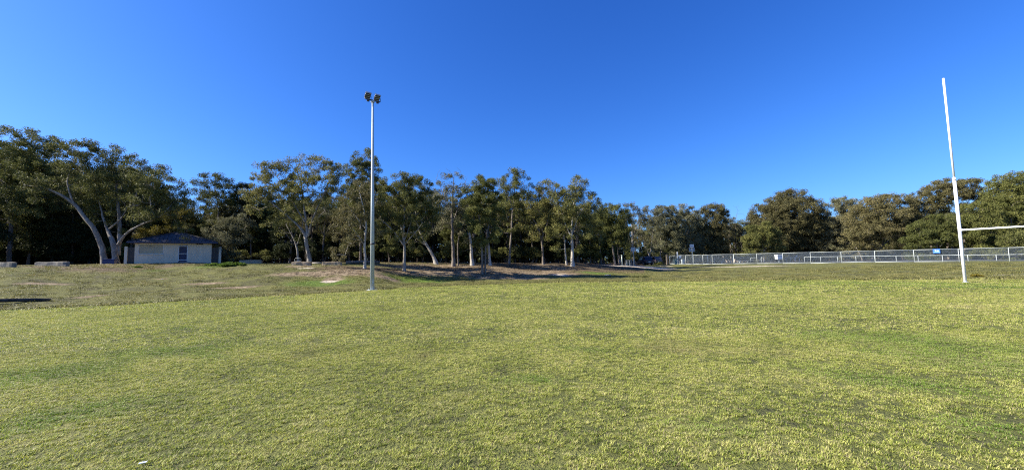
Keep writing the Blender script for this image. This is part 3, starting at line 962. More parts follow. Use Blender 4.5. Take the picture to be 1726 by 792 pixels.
# ------------------------------------------------------------------ stone blocks, logs, box by the trees
stone_b = mat_bark('sandstone', [(0.3, (0.20, 0.15, 0.10)), (0.5, (0.30, 0.235, 0.16)), (0.7, (0.40, 0.33, 0.235))], 2.2, 0.9)
stone_shaded = mat_bark('shaded_sandstone', [(0.3, (0.15, 0.135, 0.11)), (0.5, (0.23, 0.21, 0.17)), (0.7, (0.32, 0.295, 0.24))], 2.2, 0.9)  # same block stone, greyer: shade at the left end put into its colour
def block(px0, px1, pbot, ptop, mat, label, seed, rz=0.0, dep=0.40):
    c = hit((px0 + px1) / 2, pbot)
    Lw = (px1 - px0) * c.y / FPX / math.cos(rz) * 0.98; hh = (pbot - ptop) * c.y / FPX * 0.86
    bm = bmesh.new()
    bmesh.ops.create_cube(bm, size=1, matrix=Matrix.Translation((0, dep / 2, hh / 2 - .06)) @ Matrix.Diagonal((Lw, dep, hh + .12, 1)))
    bmesh.ops.subdivide_edges(bm, edges=bm.edges[:], cuts=11, use_grid_fill=True)
    for v in bm.verts:
        q = v.co
        ex = max(0, abs(q.x) - Lw / 2 + .06); ez = max(0, q.z - hh + .06); ey = max(0, abs(q.y - dep / 2) - dep / 2 + .06)
        r = .03 * ((ex > .03) + (ez > .03) + (ey > .03) >= 2)
        n = mnoise.noise_vector(q * 2.3 + Vector((seed * 7.1, 0, 0))) * 0.035
        v.co += n - Vector((math.copysign(r, q.x) if ex > .03 else 0, math.copysign(r, q.y - dep / 2) if ey > .03 else 0, r if ez > .03 else 0))
    for f in bm.faces: f.smooth = False
    me = bpy.data.meshes.new('stone_block'); bm.to_mesh(me); bm.free(); me.materials.append(mat)
    o = link('stone_block', me, None, (c.x, c.y, c.z)); o.rotation_euler.z = rz
    setp(o, label, 'block', 'long stone blocks along the top of the bank')
block(-36, 20, 450, 441, stone_shaded, 'shade tinted stone block cut off by the left edge of the photo', 1)
block(57, 111, 448.3, 440, stone_shaded, 'long pale shade tinted stone block left of the clubhouse', 2)
block(404, 439, 444.6, 437.2, stone_b, 'long tan stone block beside the bright green weeds', 3, .12)
block(491, 523, 447.2, 440, stone_b, 'tan stone block in front of the big pale forked gum', 4, .1)
block(542, 575, 447, 440, stone_b, 'tan stone block nearest the floodlight pole', 5, .1)

def log(pts, rads, mat, name, label, cat, n=8):
    me = MB().tube(pts, rads, n).mesh(name, mat)
    c = Vector(pts[0])
    for v in me.vertices: v.co -= c
    o = link(name, me, None, c); setp(o, label, cat); return o
p0, p1 = hit(-40, 511), hit(86, 507)
black = worn('black_plastic', (0.022, 0.022, 0.024), 0.6, 0, .4, 3)
up = Vector((0, 0, .10))
log([p0 + up, p0.lerp(p1, .3) + up * 1.15, p0.lerp(p1, .7) + up, p1 + up * .6], [.12, .12, .115, .07], M['bark_dark'], 'fallen_log', 'long black log lying at the foot of the left bank', 'log', 10)
q0, q1 = on(583, 50), on(640, 52)
log([q0 + Vector((0, 0, .15)), q0.lerp(q1, .5) + Vector((0, 0, .2)), q1 + Vector((0, 0, .15))], [.17, .19, .15], M['bark_grey'], 'fallen_log', 'low grey log lying behind the foot of the floodlight pole', 'log')
q0, q1 = on(524, 48), on(545, 48)
log([q0 + Vector((0, 0, .1)), q1 + Vector((0, 0, .12))], [.11, .1], M['bark_pale'], 'fallen_log', 'short pale log on the ground between two tan blocks', 'log')
q0 = hit(640, 452.5); q1 = hit(683, 457)  # dark strip modelled in place of a gum trunk's cast shadow
log([q0 + Vector((0, 0, .06)), q0.lerp(q1, .5) + Vector((0, 0, .05)), q1 + Vector((0, -.2, .05))], [.05, .07, .06], M['bark_dark'], 'trunk_shadow_strip', 'thin dark strip drawn as a trunk shadow left of the lone gum on the bank', 'trunk shadow')

def blue_box():
    c = on(185, 46.4)
    o = empty('storage_box', c, .3, 'dark blue box between the stems of the big leaning gum', 'box')
    bl = worn('dark_blue_plastic', (0.018, 0.026, 0.10), 0.45)
    MB().box((0, 0, .24), (1.15, .6, .52), bev=.04).build('body', bl, o)
    MB().box((0, 0, .545), (1.2, .65, .08), bev=.03).build('lid', bl, o)
blue_box()
def hoop():
    c = on(502, 46.5)
    st = worn('galvanised', (.20, .22, .23), .6, .1)
    o = MB().tube([(-.38, 0, -.1), (-.38, 0, .62), (-.3, 0, .74), (.3, 0, .74), (.38, 0, .62), (.38, 0, -.1)], .018, 8).tube([(-.36, 0, .4), (.36, 0, .4)], .02, 6).build('metal_hoop', st, None, c)
    setp(o, 'small grey metal hoop behind a tan block under the forked gum', 'rail')
hoop()

# ------------------------------------------------------------------ floodlight pole
def floodlight_pole():
    b0 = flat(627.5, 488.8)
    base = Vector((b0.x, b0.y, H(b0.x, b0.y)))
    top = at(628, 170.5, base.y)
    h = top.z - base.z
    ed = Vector((0.79, 0.61, 0)).normalized()
    ang = math.atan2(ed.y, ed.x)
    galv = worn('galvanised_steel', (0.42, 0.47, 0.48), 0.5, 0.12, 0.14, 1.2, .05)
    dk = worn('dark_steel', (0.05, 0.05, 0.055), 0.5, 0.4)
    o = empty('floodlight_pole', base, ang, 'tall grey floodlight pole with two lamp heads at the edge of the field', 'light pole')
    MB().tube([(0, 0, 0.04), (0, 0, h * .45), (0, 0, h)], [.165, .125, .07], 8).build('pole', galv, o)
    bp = MB().box((0, 0, .03), (.52, .52, .035), bev=.008)
    bp.build('base_plate', galv, o)
    MB().tube([(0, 0, -.3), (0, 0, .012)], .42, 16).build('footing', worn('concrete_footing', (.36, .34, .31), .9), o)
    bolt = MB().tube([(0, 0, .04), (0, 0, .12)], .02, 6).mesh('bolt', galv)
    for sx in (-1, 1):
        for sy in (-1, 1): link('bolt', bolt, o, (sx * .2, sy * .2, 0))
    MB().box((0, -.135, .62), (.12, .03, .34), bev=.008).build('access_hatch', galv, o)
    MB().tube([(0, 0, 3.3), (0, 0, 3.42)], .158, 12).build('cable_band', dk, o)
    Wd = 0.86
    MB().box((0, 0, h + .04), (Wd + .24, .09, .08), bev=.01).build('crossarm', dk, o)
    MB().box((0, 0, h - .06), (.24, .24, .12), bev=.02).build('pole_cap', galv, o)
    glass = NT('lamp_glass'); gm = glass.done(glass.bsdf((0.035, 0.035, 0.038), 0.18, 0, spec=.6))
    rim = worn('light_alloy', (.62, .64, .66), .4, .5)
    for sx in (-.35, .35):
        f = empty('floodlight', (sx, 0, h + .08)); f.parent = o
        tilt = R(58)                       # the face looks out over the field (local -y) and down
        Mx = Matrix.Translation((0, .02, .27)) @ Matrix.Rotation(tilt, 4, 'X') @ Matrix.Diagonal((.80, 1, .80, 1))
        def place(ob): ob.matrix_local = Mx
        back = MB()
        for k in range(9): back.box((-.22 + .055 * k, .12, 0), (.01, .10, .54))
        hb = MB().box((0, .035, 0), (.53, .05, .60), bev=.012).build('housing', dk, f); place(hb)
        fb = back.build('cooling_fin', dk, f); fb['kind'] = 'stuff'; place(fb)
        pm = MB().box((0, 0, 0), (.48, .04, .15), bev=.01).mesh('lamp_panel', gm)
        sm = MB().box((0, 0, 0), (.52, .065, .024), bev=.006).mesh('panel_rim', rim)
        for k in range(3):
            q = link('lamp_panel', pm, f); q.matrix_local = Mx @ Matrix.Translation((0, -.012, -.195 + .195 * k)) @ Matrix.Rotation(R(14), 4, 'X')
        for k in range(4):
            q = link('panel_rim', sm, f); q.matrix_local = Mx @ Matrix.Translation((0, -.02, -.295 + .197 * k))
        br = MB()
        for s in (-1, 1): br.box((s * .232, .03, .12), (.02, .06, .28))
        br.box((0, .03, -.005), (.464, .06, .02))
        br.build('bracket', dk, f)
        MB().box((0, .0, -.14), (.18, .15, .10), bev=.02).build('driver_box', dk, f)
floodlight_pole()

# ------------------------------------------------------------------ goal posts
def goal():
    b = flat(1627, 475.3); b.z = H(b.x, b.y)
    d = ray(1726, 381.6); q = CAM + d * ((3.0 + b.z - CAM.z) / d.z)
    dv = Vector((q.x - b.x, q.y - b.y, 0)).normalized()
    ang = math.atan2(dv.y, dv.x)
    white = worn('white_gloss_paint', (0.80, 0.81, 0.82), 0.32, 0, .05, 2, .04)
    h = at(1590.5, 133, b.y).z - b.z
    hj = at(1606.5, 300, b.y).z - b.z
    o = empty('rugby_goal', b, ang, 'white rugby goal posts with a crossbar on the right of the field', 'goal posts')
    for x in (0, 5.5):
        MB().tube([(x, 0, -.3), (x, 0, hj)], .074, 14).build('lower_post', white, o)
        MB().tube([(x, 0, hj + .02), (x, 0, h)], .052, 14).build('upper_post', white, o)
        MB().tube([(x, 0, hj - .16), (x, 0, hj + .05)], [.079, .058], 14).build('joint_sleeve', worn('grey_sleeve', (.5, .52, .55), .45, .4), o)
        MB().tube([(x, 0, -.05), (x, 0, .03)], .13, 14).build('ground_socket', worn('socket_grey', (.4, .41, .42), .5), o)
        MB().tube([(x, 0, h), (x, 0, h + .02)], .055, 14).build('end_cap', white, o)
    MB().tube([(.08, 0, 3.0), (5.42, 0, 3.0)], .045, 12).build('crossbar', white, o)
    for x in (.11, 5.39):
        MB().tube([(x - .04, 0, 3.0), (x + .04, 0, 3.0)], .066, 12).build('crossbar_socket', white, o)
goal()

# ------------------------------------------------------------------ fences on the far terrace
wht = worn('fence_white', (0.50, 0.54, 0.52), 0.5, 0.1, .1, 3, .04)
wmesh = NT('chain_wire')
_b = wmesh.bsdf((0.16, 0.20, 0.25), 0.45, 0.3)
_tr = wmesh.n('ShaderNodeBsdfTransparent')
_tc = wmesh.n('ShaderNodeTexCoord').outputs['UV']
_w = []
for a in (R(45), R(-45)):
    mp_ = wmesh.n('ShaderNodeMapping'); mp_.inputs['Rotation'].default_value = (0, 0, a); wmesh.l(_tc, mp_.inputs[0])
    wv = wmesh.n('ShaderNodeTexWave'); wv.inputs['Scale'].default_value = 5.0; wmesh.l(mp_.outputs[0], wv.inputs['Vector'])
    _w.append(wmesh.math('GREATER_THAN', wv.outputs['Fac'], 0.972))
_mx = wmesh.n('ShaderNodeMixShader')
wmesh.l(wmesh.math('MAXIMUM', _w[0], _w[1]), _mx.inputs[0]); wmesh.l(_tr.outputs[0], _mx.inputs[1]); wmesh.l(_b, _mx.inputs[2])
M['wire'] = wmesh.done(_mx.outputs[0])

def fence_depth(px): return 1206.0 / (14.5 + 0.0148 * (px - 1128))
def wire_panel(a0, a1, b1, b0, parent):
    me = np_mesh('wire_mesh', [a0, a1, b1, b0], [np.array([[0, 1, 2, 3]])], M['wire'])
    uv = me.uv_layers.new(name='uv')
    w = (Vector(a1) - Vector(a0)).length; h = (Vector(b0) - Vector(a0)).length
    for k, c in enumerate(((0, 0), (w, 0), (w, h), (0, h))): uv.data[k].uv = c
    return link('wire_mesh', me, parent)
def chain_fence():
    pxs = [1128.5, 1142, 1155.7, 1168.7, 1185, 1200.7, 1236.8, 1276, 1320, 1366.5, 1418.5, 1475.5, 1541.5, 1617, 1702, 1800, 1915]
    A = at(1128.5, 431, fence_depth(1128.5)); Bp = at(1702, 417.3, fence_depth(1702))
    o = empty('chain_wire_fence', on(1128.5, fence_depth(1128.5)), 0, 'long white chain wire fence with pipe rails on top of the far bank', 'fence')
    org = o.location.copy()
    tops, bots = [], []
    for px in pxs:
        Y = fence_depth(px); g = on(px, Y)
        f = (px - 1128.5) / (1702 - 1128.5)
        # straight top rail: linear along the fence
        s = (Vector((g.x, g.y)) - Vector((A.x, A.y))).length / (Vector((Bp.x, Bp.y)) - Vector((A.x, A.y))).length
        tz = A.z + (Bp.z - A.z) * s
        tops.append(Vector((g.x, g.y, tz)) - org); bots.append(Vector((g.x, g.y, max(g.z, tz - 1.95))) - org)
    for k, (t_, b_) in enumerate(zip(tops, bots)):
        r = .048 if k in (0, 6) else .030
        MB().tube([b_ + Vector((0, 0, -.35)), t_ + Vector((0, 0, -.03))], r, 8).build('post', wht, o)
    for k in range(len(tops) - 1):
        MB().tube([tops[k], tops[k + 1]], .028, 8).build('top_rail', wht, o)
        if k < 13:
            MB().tube([bots[k] + Vector((0, 0, .09)), bots[k + 1] + Vector((0, 0, .09))], .038, 8).build('bottom_rail', wht, o)
        z = Vector((0, .06, .05))
        wire_panel(bots[k] + z, bots[k + 1] + z, tops[k + 1] + z, tops[k] + z, o)
    # blue sign wired to the top of the fence
    Y = fence_depth(1578.5)
    c = at(1578.5, 423.2, Y - .15)
    a = math.atan2(tops[13].y - tops[12].y, tops[13].x - tops[12].x)
    s = empty('blue_sign', c, a, 'small blue sign with pale symbols fixed to the fence', 'sign')
    bl = worn('sign_blue', (0.045, 0.16, 0.56), .4, 0, .06); wt = worn('sign_white', (.72, .78, .82), .5, 0, .04); lb = worn('sign_pale_blue', (.22, .42, .80), .5, 0, .05)
    sw, sh = 0.72, 0.62
    MB().box((0, 0, 0), (sw, .025, sh), bev=.008).build('panel', bl, s)
    sy = MB().poly([(sw * x, -.016, sh * z) for x, z in ((-.14, .02), (-.02, .02), (-.01, .22), (-.05, .36), (-.10, .38), (-.14, .2))], [(0, 1, 2, 3, 4, 5)])
    sy.poly([(sw * x, -.016, sh * z) for x, z in ((.10, .02), (.30, .02), (.30, .16), (.22, .26), (.12, .18))], [(0, 1, 2, 3, 4)])
    sy.poly([(sw * x, -.016, sh * z) for x, z in ((-.36, .26), (-.26, .26), (-.24, .36), (-.34, .38))], [(0, 1, 2, 3)])
    sy.build('symbol', wt, s)['kind'] = 'stuff'
    MB().poly([(sw * x, -.016, sh * z) for x, z in ((-.42, -.24), (.42, -.30), (.42, -.14), (.3, -.04), (-.28, -.04), (-.42, -.14))], [(0, 1, 2, 3, 4, 5)]).build('band', lb, s)
    return tops
chain_fence()

def rail_fence(pxs, depth, hgt, label, double=False, rad=.032):
    P = [on(px, depth(px)) for px in pxs]
    o = empty('rail_fence', P[0], 0, label, 'fence')
    org = P[0]
    A, B = P[0] - org, P[-1] - org
    n = len(P)
    T = []
    for k, p in enumerate(P):
        s = (p - P[0]).length / max(.1, (P[-1] - P[0]).length)
        q = p - org
        t = Vector((q.x, q.y, (B.z) * s + hgt))
        T.append(t)
        MB().tube([q + Vector((0, 0, -.3)), t], rad, 8).build('post', wht, o)
    for k in range(n - 1):
        MB().tube([T[k], T[k + 1]], rad * 1.05, 8).build('rail', wht, o)
        if double:
            d = Vector((0, 0, -hgt * .45)); MB().tube([T[k] + d, T[k + 1] + d], rad * .8, 6).build('rail', wht, o)
rail_fence([1356, 1383, 1412, 1443, 1475, 1511, 1548, 1589, 1632, 1680, 1738, 1805, 1885], lambda p: 1.12 * FPX / (9.4 + 5.0 * (p - 1356) / 370), 1.12, 'low white pipe rail fence standing just behind the chain wire fence')
rail_fence([1170, 1185.5, 1204, 1220, 1235, 1248, 1265, 1283, 1300], lambda p: 93, 1.1, 'low double rail fence far behind the left end of the wire fence', True, .035)
rail_fence([1325, 1333, 1339.5, 1348], lambda p: 88, 1.05, 'short white rail with close posts near the white cabinet', False, .05)

# ------------------------------------------------------------------ road behind the fence
def road():
    t = NT('asphalt'); p = t.pos()
    a = t.noise(p, 0.5, 4); b = t.noise(p, 30, 3)
    f = t.math('ADD', t.math('MULTIPLY', a, .7), t.math('MULTIPLY', b, .3))
    m_ = t.done(t.bsdf(t.ramp(f, [(.35, (.035, .037, .042)), (.65, (.062, .064, .07))]), .85, 0, b, .3, .01))
    pxs = list(range(1050, 2100, 30))
    V, F = [], []
    for px in pxs:
        y0 = max(fence_depth(max(px, 1128)) + (9 if px < 1700 else 6), 58)
        for k in range(7):
            q = on(px, y0 + k * 2.2); V.append((q.x, q.y, q.z + .045 + 0.01 * (k not in (0, 6))))
    for i in range(len(pxs) - 1):
        for k in range(6):
            a_ = i * 7 + k; F.append((a_, a_ + 7, a_ + 8, a_ + 1))
    setp(link('road', np_mesh('road', V, [np.array(F)], m_, True)), 'grey asphalt road behind the fences', kind='structure')
road()

# ------------------------------------------------------------------ small things on the terrace
grey = worn('grey_board', (.30, .33, .36), .6, .2); whi = worn('white_board', (.70, .72, .74), .55)
navy = worn('navy_print', (.05, .07, .16), .6)
def tall_sign():
    Y = 84.0; b = on(1167.5, Y); mp = Y / FPX
    o = empty('signpost', b, .1, 'white post carrying a white board over a grey board behind the wire fence', 'sign')
    top = at(1166.5, 411.8, Y).z - b.z
    MB().tube([(0, 0, -.3), (0, 0, top - .1)], .06, 8).build('post', wht, o)
    w1, w2 = 7.2 * mp, 10 * mp
    MB().box((-.05, -.09, top - .32), (w1, .03, .62), bev=.01).build('upper_board', whi, o)
    mk = MB()
    for k, (x, w) in enumerate(((-.28, .16), (-.08, .12), (.1, .2))): mk.box((x - .05, -.108, top - .30 - .02 * (k % 2)), (w, .006, .13))
    mk.build('lettering', navy, o)
    MB().box((0, .075, top - 1.13), (w2, .03, .82), bev=.01).build('lower_board', grey, o)
tall_sign()
def board_sign():
    Y = 67.0; b = on(1068, Y); mp = Y / FPX
    o = empty('signpost', b, .15, 'pale blue grey board on a post at the sandy track', 'sign')
    top = at(1067, 417, Y).z - b.z
    MB().tube([(0, 0, -.3), (0, 0, top)], .05, 8).build('post', wht, o)
    MB().box((-.05, -.07, top - .3), (8 * mp, .03, .62), bev=.01).build('board', worn('pale_blue_board', (.30, .38, .44), .5), o)
board_sign()
def simple_post(px, Y, ptop, r, mat, name, label, cat, square=False, cone=0.0):
    b = on(px, Y); h = at(px, ptop, Y).z - b.z
    mb = MB()
    if square: mb.box((0, 0, h / 2 - .15), (r * 2, r * 2, h + .3), bev=.015)
    elif cone: mb.tube([(0, 0, -.3), (0, 0, h - cone), (0, 0, h - cone * .35), (0, 0, h)], [r, r, r * .75, r * .15], 10)
    else: mb.tube([(0, 0, -.3), (0, 0, h), (0, 0, h + .03)], [r, r * .9, r * .5], 10)
    o = mb.build(name, mat, None, b); setp(o, label, cat); return o
simple_post(1124.3, 82, 429.5, .14, M['bark_grey'], 'timber_post', 'square weathered timber post at the left end of the fence', 'post', True)
simple_post(1142.3, 86, 423.5, .17, whi, 'marker_post', 'tall white post with a pointed top rising above the fence end', 'post', cone=.9)
simple_post(1048.3, 66, 429.5, .11, worn('pale_green_post', (.48, .54, .47), .7), 'bollard', 'pale thick post standing left of the cream bin enclosure', 'post')
simple_post(1042.2, 67, 428, .05, wht, 'bollard', 'thin grey post behind the leaning pale branch', 'post')
simple_post(1283.5, 90, 433, .06, wht, 'bollard', 'single short white post left of the white cabinet', 'post')
simple_post(1193, 87, 431, .06, wht, 'bollard', 'white post taller than the far double rail', 'post')
def bin_(px, Y, w, h, col, label):
    b = on(px, Y)
    o = empty('wheelie_bin', b, .2, label, 'bin')
    mt = worn('bin_plastic', col, .5)
    bm = MB(); v = []
    for z, k in ((.08, .40), (h, .5)):
        v += [(-w * k, -w * k, z), (w * k, -w * k, z), (w * k, w * k, z), (-w * k, w * k, z)]
    bm.poly(v, [(3, 2, 1, 0), (4, 5, 6, 7), (0, 1, 5, 4), (1, 2, 6, 5), (2, 3, 7, 6), (3, 0, 4, 7)]).build('body', mt, o)
    MB().box((0, -.02, h + .03), (w * 1.06, w * 1.1, .06), bev=.02).build('lid', mt, o)
    wm = MB().tube([(-.03, 0, 0), (.03, 0, 0)], .1, 12).mesh('wheel', black)
    for s in (-1, 1): link('wheel', wm, o, (s * w * .36, w * .42, .1))
bin_(1138.5, 86, .72, 1.15, (.22, .34, .26), 'pale green bin behind the left end of the wire fence')
bin_(1150.5, 88, .62, 1.0, (.42, .48, .50), 'pale grey bin right of the pointed white post')
def noticeboard():
    Y = 87; b = on(1146.5, Y)
    o = empty('notice_board', b, 0, 'small pale board on legs beside the pointed white post', 'sign')
    top = at(1146.5, 430.5, Y).z - b.z
    for s in (-.16, .16): MB().tube([(s, 0, -.2), (s, 0, top)], .03, 6).build('leg', wht, o)
    MB().box((0, -.05, top - .3), (.5, .03, .6), bev=.01).build('board', whi, o)
noticeboard()
def bench(px, Y, w, label):
    b = on(px, Y); o = empty('bench', b, 0, label, 'bench')
    for k in range(3): MB().box((0, -.13 + .13 * k, .46), (w, .11, .04), bev=.008).build('seat_plank', whi, o)
    for s in (-.38, .38): MB().box((s * w, 0, .21), (.06, .32, .46)).build('leg', wht, o)
bench(1223.5, 90, 2.6, 'white backless bench behind the fence, the left one of two')
bench(1253, 90, 2.4, 'white backless bench behind the fence, the right one of two')
def cabinet():
    Y = 84.0; b = on(1313, Y); mp = Y / FPX
    o = empty('white_cabinet', b, .25, 'white box with a dark band on a post behind the fence', 'box')
    z1 = at(1313, 429.3, Y).z - b.z; z0 = at(1313, 437, Y).z - b.z
    w = 11.5 * mp
    MB().box((0, 0, (z0 + z1) / 2 - .18), (w * .92, .7, (z1 - z0) * .60), bev=.07).build('lower_box', whi, o)
    MB().box((0, 0, z1 - .14), (w, .78, .30), bev=.06).build('lid', whi, o)
    MB().box((0, 0, z1 - .335), (w * .86, .62, .11)).build('dark_band', black, o)
    for s in (-.36, .40): MB().box((s * w, -.34, z1 - .33), (.16, .1, .14), bev=.02).build('latch', black, o)
    MB().tube([(0, 0, -.3), (0, 0, z0 + .1)], .07, 8).build('post', wht, o)
cabinet()
def bubbler():
    Y = 87.5; b = on(1341, Y)
    o = MB().tube([(0, 0, -.2), (0, 0, 1.05), (.06, 0, 1.22), (.25, 0, 1.36), (.42, 0, 1.34), (.46, 0, 1.22)], [.05, .05, .06, .08, .09, .05], 8).build('bent_pipe', whi, None, b)
    setp(o, 'bent white pipe above the short rail with close posts', 'pipe')
bubbler()
def enclosure():
    Y = 66.5; b = on(1057.5, Y)
    o = empty('bin_enclosure', b, .1, 'small cream enclosure with a dark green bin at the sandy track', 'bin')
    cr = worn('cream_panel', (.52, .50, .40), .7); gr = worn('dark_green', (.02, .05, .04), .5)
    for s in (-.25, .25): MB().box((s, 0, .42), (.22, .55, .95), bev=.015).build('side_panel', cr, o)
    MB().box((0, .02, .43), (.27, .5, .86), bev=.02).build('bin_body', gr, o)
    MB().box((0, 0, .93), (.78, .62, .06), bev=.015).build('lid', cr, o)
    s = on(1044, 67.5)
    q = empty('notice_board', s, -.2, 'small grey board low beside the thin grey post', 'sign')
    MB().box((0, 0, .75), (.42, .03, .55), bev=.01).build('board', grey, q)
    MB().tube([(0, .04, -.2), (0, .04, .9)], .03, 6).build('post', wht, q)
enclosure()

# ------------------------------------------------------------------ parked cars
def car(px, Y, rz, col, label, roof_h=1.72, length=4.6):
    b = on(px, Y)
    o = empty('parked_car', b, rz, label, 'car')
    paint = worn('car_paint', col, .28, .25, .05, 2, .0)
    glass = NT('car_glass'); gl = glass.done(glass.bsdf((.012, .015, .02), .08, 0, spec=.8))
    w = 1.82
    def loft(secs, name, mat):
        """secs: (x, half width, z low, z high)"""
        bm = MB(); rings = []
        for (x, hw, z0, z1) in secs:
            r = min(.12, (z1 - z0) * .3)
            pts = [(-hw, z0 + r), (-hw + r * .6, z0), (hw - r * .6, z0), (hw, z0 + r), (hw, z1 - r), (hw - r, z1), (-hw + r, z1), (-hw, z1 - r)]
            rings.append([bm.bm.verts.new((x, y, z)) for y, z in pts])
        for a_, c_ in zip(rings, rings[1:]):
            for k in range(8): bm.bm.faces.new((a_[k], a_[(k + 1) % 8], c_[(k + 1) % 8], c_[k]))
        bm.bm.faces.new(rings[0]); bm.bm.faces.new(rings[-1][::-1])
        return bm.build(name, mat, o)
    L_ = length / 2
    loft([(-L_, .78, .42, .88), (-L_ + .12, .88, .34, 1.0), (-L_ + .9, .91, .28, 1.02), (.6, .91, .28, 1.0), (L_ - .9, .90, .28, .96), (L_ - .2, .86, .32, .82), (L_, .76, .40, .70)], 'body', paint)
    loft([(-L_ + .15, .72, .95, 1.02), (-L_ + .45, .74, .97, roof_h - .1), (-L_ + .9, .70, .98, roof_h), (.3, .70, .98, roof_h), (.85, .74, .97, 1.35), (1.25, .78, .95, .99)], 'cabin', paint)
    for s in (-1, 1):
        MB().poly([(-L_ + .6, s * .752, 1.06), (.9, s * .78, 1.06), (.45, s * .735, roof_h - .12), (-L_ + .75, s * .735, roof_h - .12)], [(0, 1, 2, 3)]).build('side_window', gl, o)
        MB().box((L_ - .06, s * .62, .68), (.16, .34, .15), bev=.03).build('headlight', whi, o)
        MB().box((-L_ + .05, s * .70, .84), (.12, .2, .26), bev=.02).build('tail_light', worn('red_lens', (.10, .012, .012), .4), o)
        MB().box((.75, s * .98, 1.02), (.12, .16, .12), bev=.03).build('mirror', paint, o)
    MB().poly([(-L_ + .24, -.66, 1.05), (-L_ + .24, .66, 1.05), (-L_ + .50, .62, roof_h - .12), (-L_ + .50, -.62, roof_h - .12)], [(0, 1, 2, 3)]).build('rear_window', gl, o)
    MB().poly([(1.26, -.70, 1.02), (1.26, .70, 1.02), (.45, .63, roof_h - .06), (.45, -.63, roof_h - .06)], [(0, 1, 2, 3)]).build('windscreen', gl, o)
    MB().box((-L_ - .02, 0, .62), (.03, .42, .12)).build('number_plate', whi, o)
    tyre = MB().tube([(0, -.11, 0), (0, .11, 0)], .33, 18).mesh('tyre', black)
    rim = MB().tube([(0, -.115, 0), (0, .115, 0)], .2, 14).mesh('rim', worn('rim_alloy', (.4, .41, .42), .35, .7))
    for x in (-L_ + .85, L_ - .85):
        for s in (-1, 1):
            wv = link('wheel', tyre, o, (x, s * .80, .33)); link('rim', rim, wv)
car(1086, 80, R(96), (.018, .021, .036), 'dark blue car parked in the shade beyond the sandy track')
car(1101.5, 86, R(100), (.10, .10, .11), 'grey car half hidden behind pale trunks right of the dark blue car')
def far_house():
    a = on(1278, 124)
    o = empty('far_house', a, .25, 'pale house with a light roof glimpsed through the far trees', 'building')
    MB().box((0, 4, 1.3), (14, 8, 2.9)).build('wall', worn('pale_brick', (.42, .36, .30), .85), o)
    vs = [(-7.5, -.5, 2.75), (7.5, -.5, 2.75), (7.5, 8.5, 2.75), (-7.5, 8.5, 2.75), (-3.5, 4, 4.9), (3.5, 4, 4.9)]
    MB().poly(vs, [(0, 1, 5, 4), (1, 2, 5), (2, 3, 4, 5), (3, 0, 4), (3, 2, 1, 0)]).build('roof', worn('light_roof', (.52, .52, .54), .5, .1), o)
    for x in (-4, 0.5, 4.5):
        f = MB().box((x, -.02, 1.5), (1.7, .08, 1.2), bev=.01).build('window', whi, o)
        MB().box((x, -.065, 1.5), (1.5, .02, 1.0)).build('pane', M['pane'], f)
gp = NT('window_glass'); M['pane'] = gp.done(gp.bsdf((.03, .04, .05), .1, spec=.8))
far_house()

# ------------------------------------------------------------------ trees that can be told apart
K = dict
hero('dark shaded gum at the left edge with the highest crown there', 18, 50,
     [[(14, 442, .32), (18, 380, .26), (10, 320, .20), (-8, 280, .13), (-20, 250, .07)], [(16, 350, .17), (40, 315, .13), (66, 285, .09), (75, 262, .05)]],
     [(-20, 262, 48, 26), (38, 240, 46, 20, -1), (78, 258, 34, 18, 0), (20, 285, 55, 22, -2), (75, 292, 36, 16, 1), (-30, 310, 50, 24, 0), (40, 325, 50, 18, 2)],
     bark='bark_grey', leaf='leaf_green', seed=21, n_leaf=64)
hero('big pale gum with a long limb leaning left over the bank, left of the clubhouse', 183, 47.5,
     [[(178, 441, .42, -.3), (168, 405, .36, -.4), (160, 385, .33, -.5), (140, 362, .28, -.7), (118, 338, .23, -1), (100, 326, .18, -1.2), (70, 316, .12, -1.6), (40, 312, .06, -2)],
      [(196, 441, .46), (194, 410, .38), (183, 392, .24, .3), (177, 378, .17, .6), (168, 350, .11, 1), (160, 318, .06, 1.4)],
      [(199, 430, .34, .2), (201, 390, .27, .5), (198, 350, .20, .8), (195, 318, .13, 1), (196, 285, .07, 1.2)],
      [(200, 412, .26, -.2), (210, 396, .19, -.6), (226, 384, .15, -1), (250, 373, .12, -1.3), (268, 368, .085, -1.5), (280, 355, .04, -1.7)],
      [(184, 386, .15, .1), (196, 376, .12, -.2), (207, 366, .08, -.4), (214, 350, .05, -.6)],
      [(125, 345, .14, -1), (112, 310, .10, -1), (118, 285, .07, -.8), (130, 265, .04, -.6)]],
     [(128, 254, 32, 17, -1), (175, 262, 36, 17, 0), (205, 275, 34, 16, 1), (245, 286, 32, 11, 0, .9), (262, 305, 36, 14, -1), (290, 322, 30, 15, 0), (225, 310, 42, 16, 1),
      (180, 300, 36, 14, 1, .7), (150, 330, 26, 12, 1, .7), (255, 336, 36, 13, -1, .8), (100, 285, 28, 12, -1, .7), (60, 305, 30, 9, -1.6, .7), (205, 340, 30, 12, 1.5, .7), (305, 345, 20, 14, 0, .8)],
     bark='bark_pale', leaf='leaf_olive', seed=22, n_leaf=58, attach=.42)
hero('yellowish green wattle rising right behind the clubhouse roof', 290, 58,
     [[(285, 442, .14), (284, 405, .10), (290, 380, .06)], [(284, 410, .08), (265, 385, .04)]],
     [(278, 385, 34, 13, 0), (300, 366, 26, 10, 0), (315, 384, 24, 12, 1), (262, 396, 26, 9, -1), (305, 352, 22, 8, 1, .7)],
     bark='bark_grey', leaf='leaf_yellow', seed=23, name='wattle_tree', n_leaf=60)
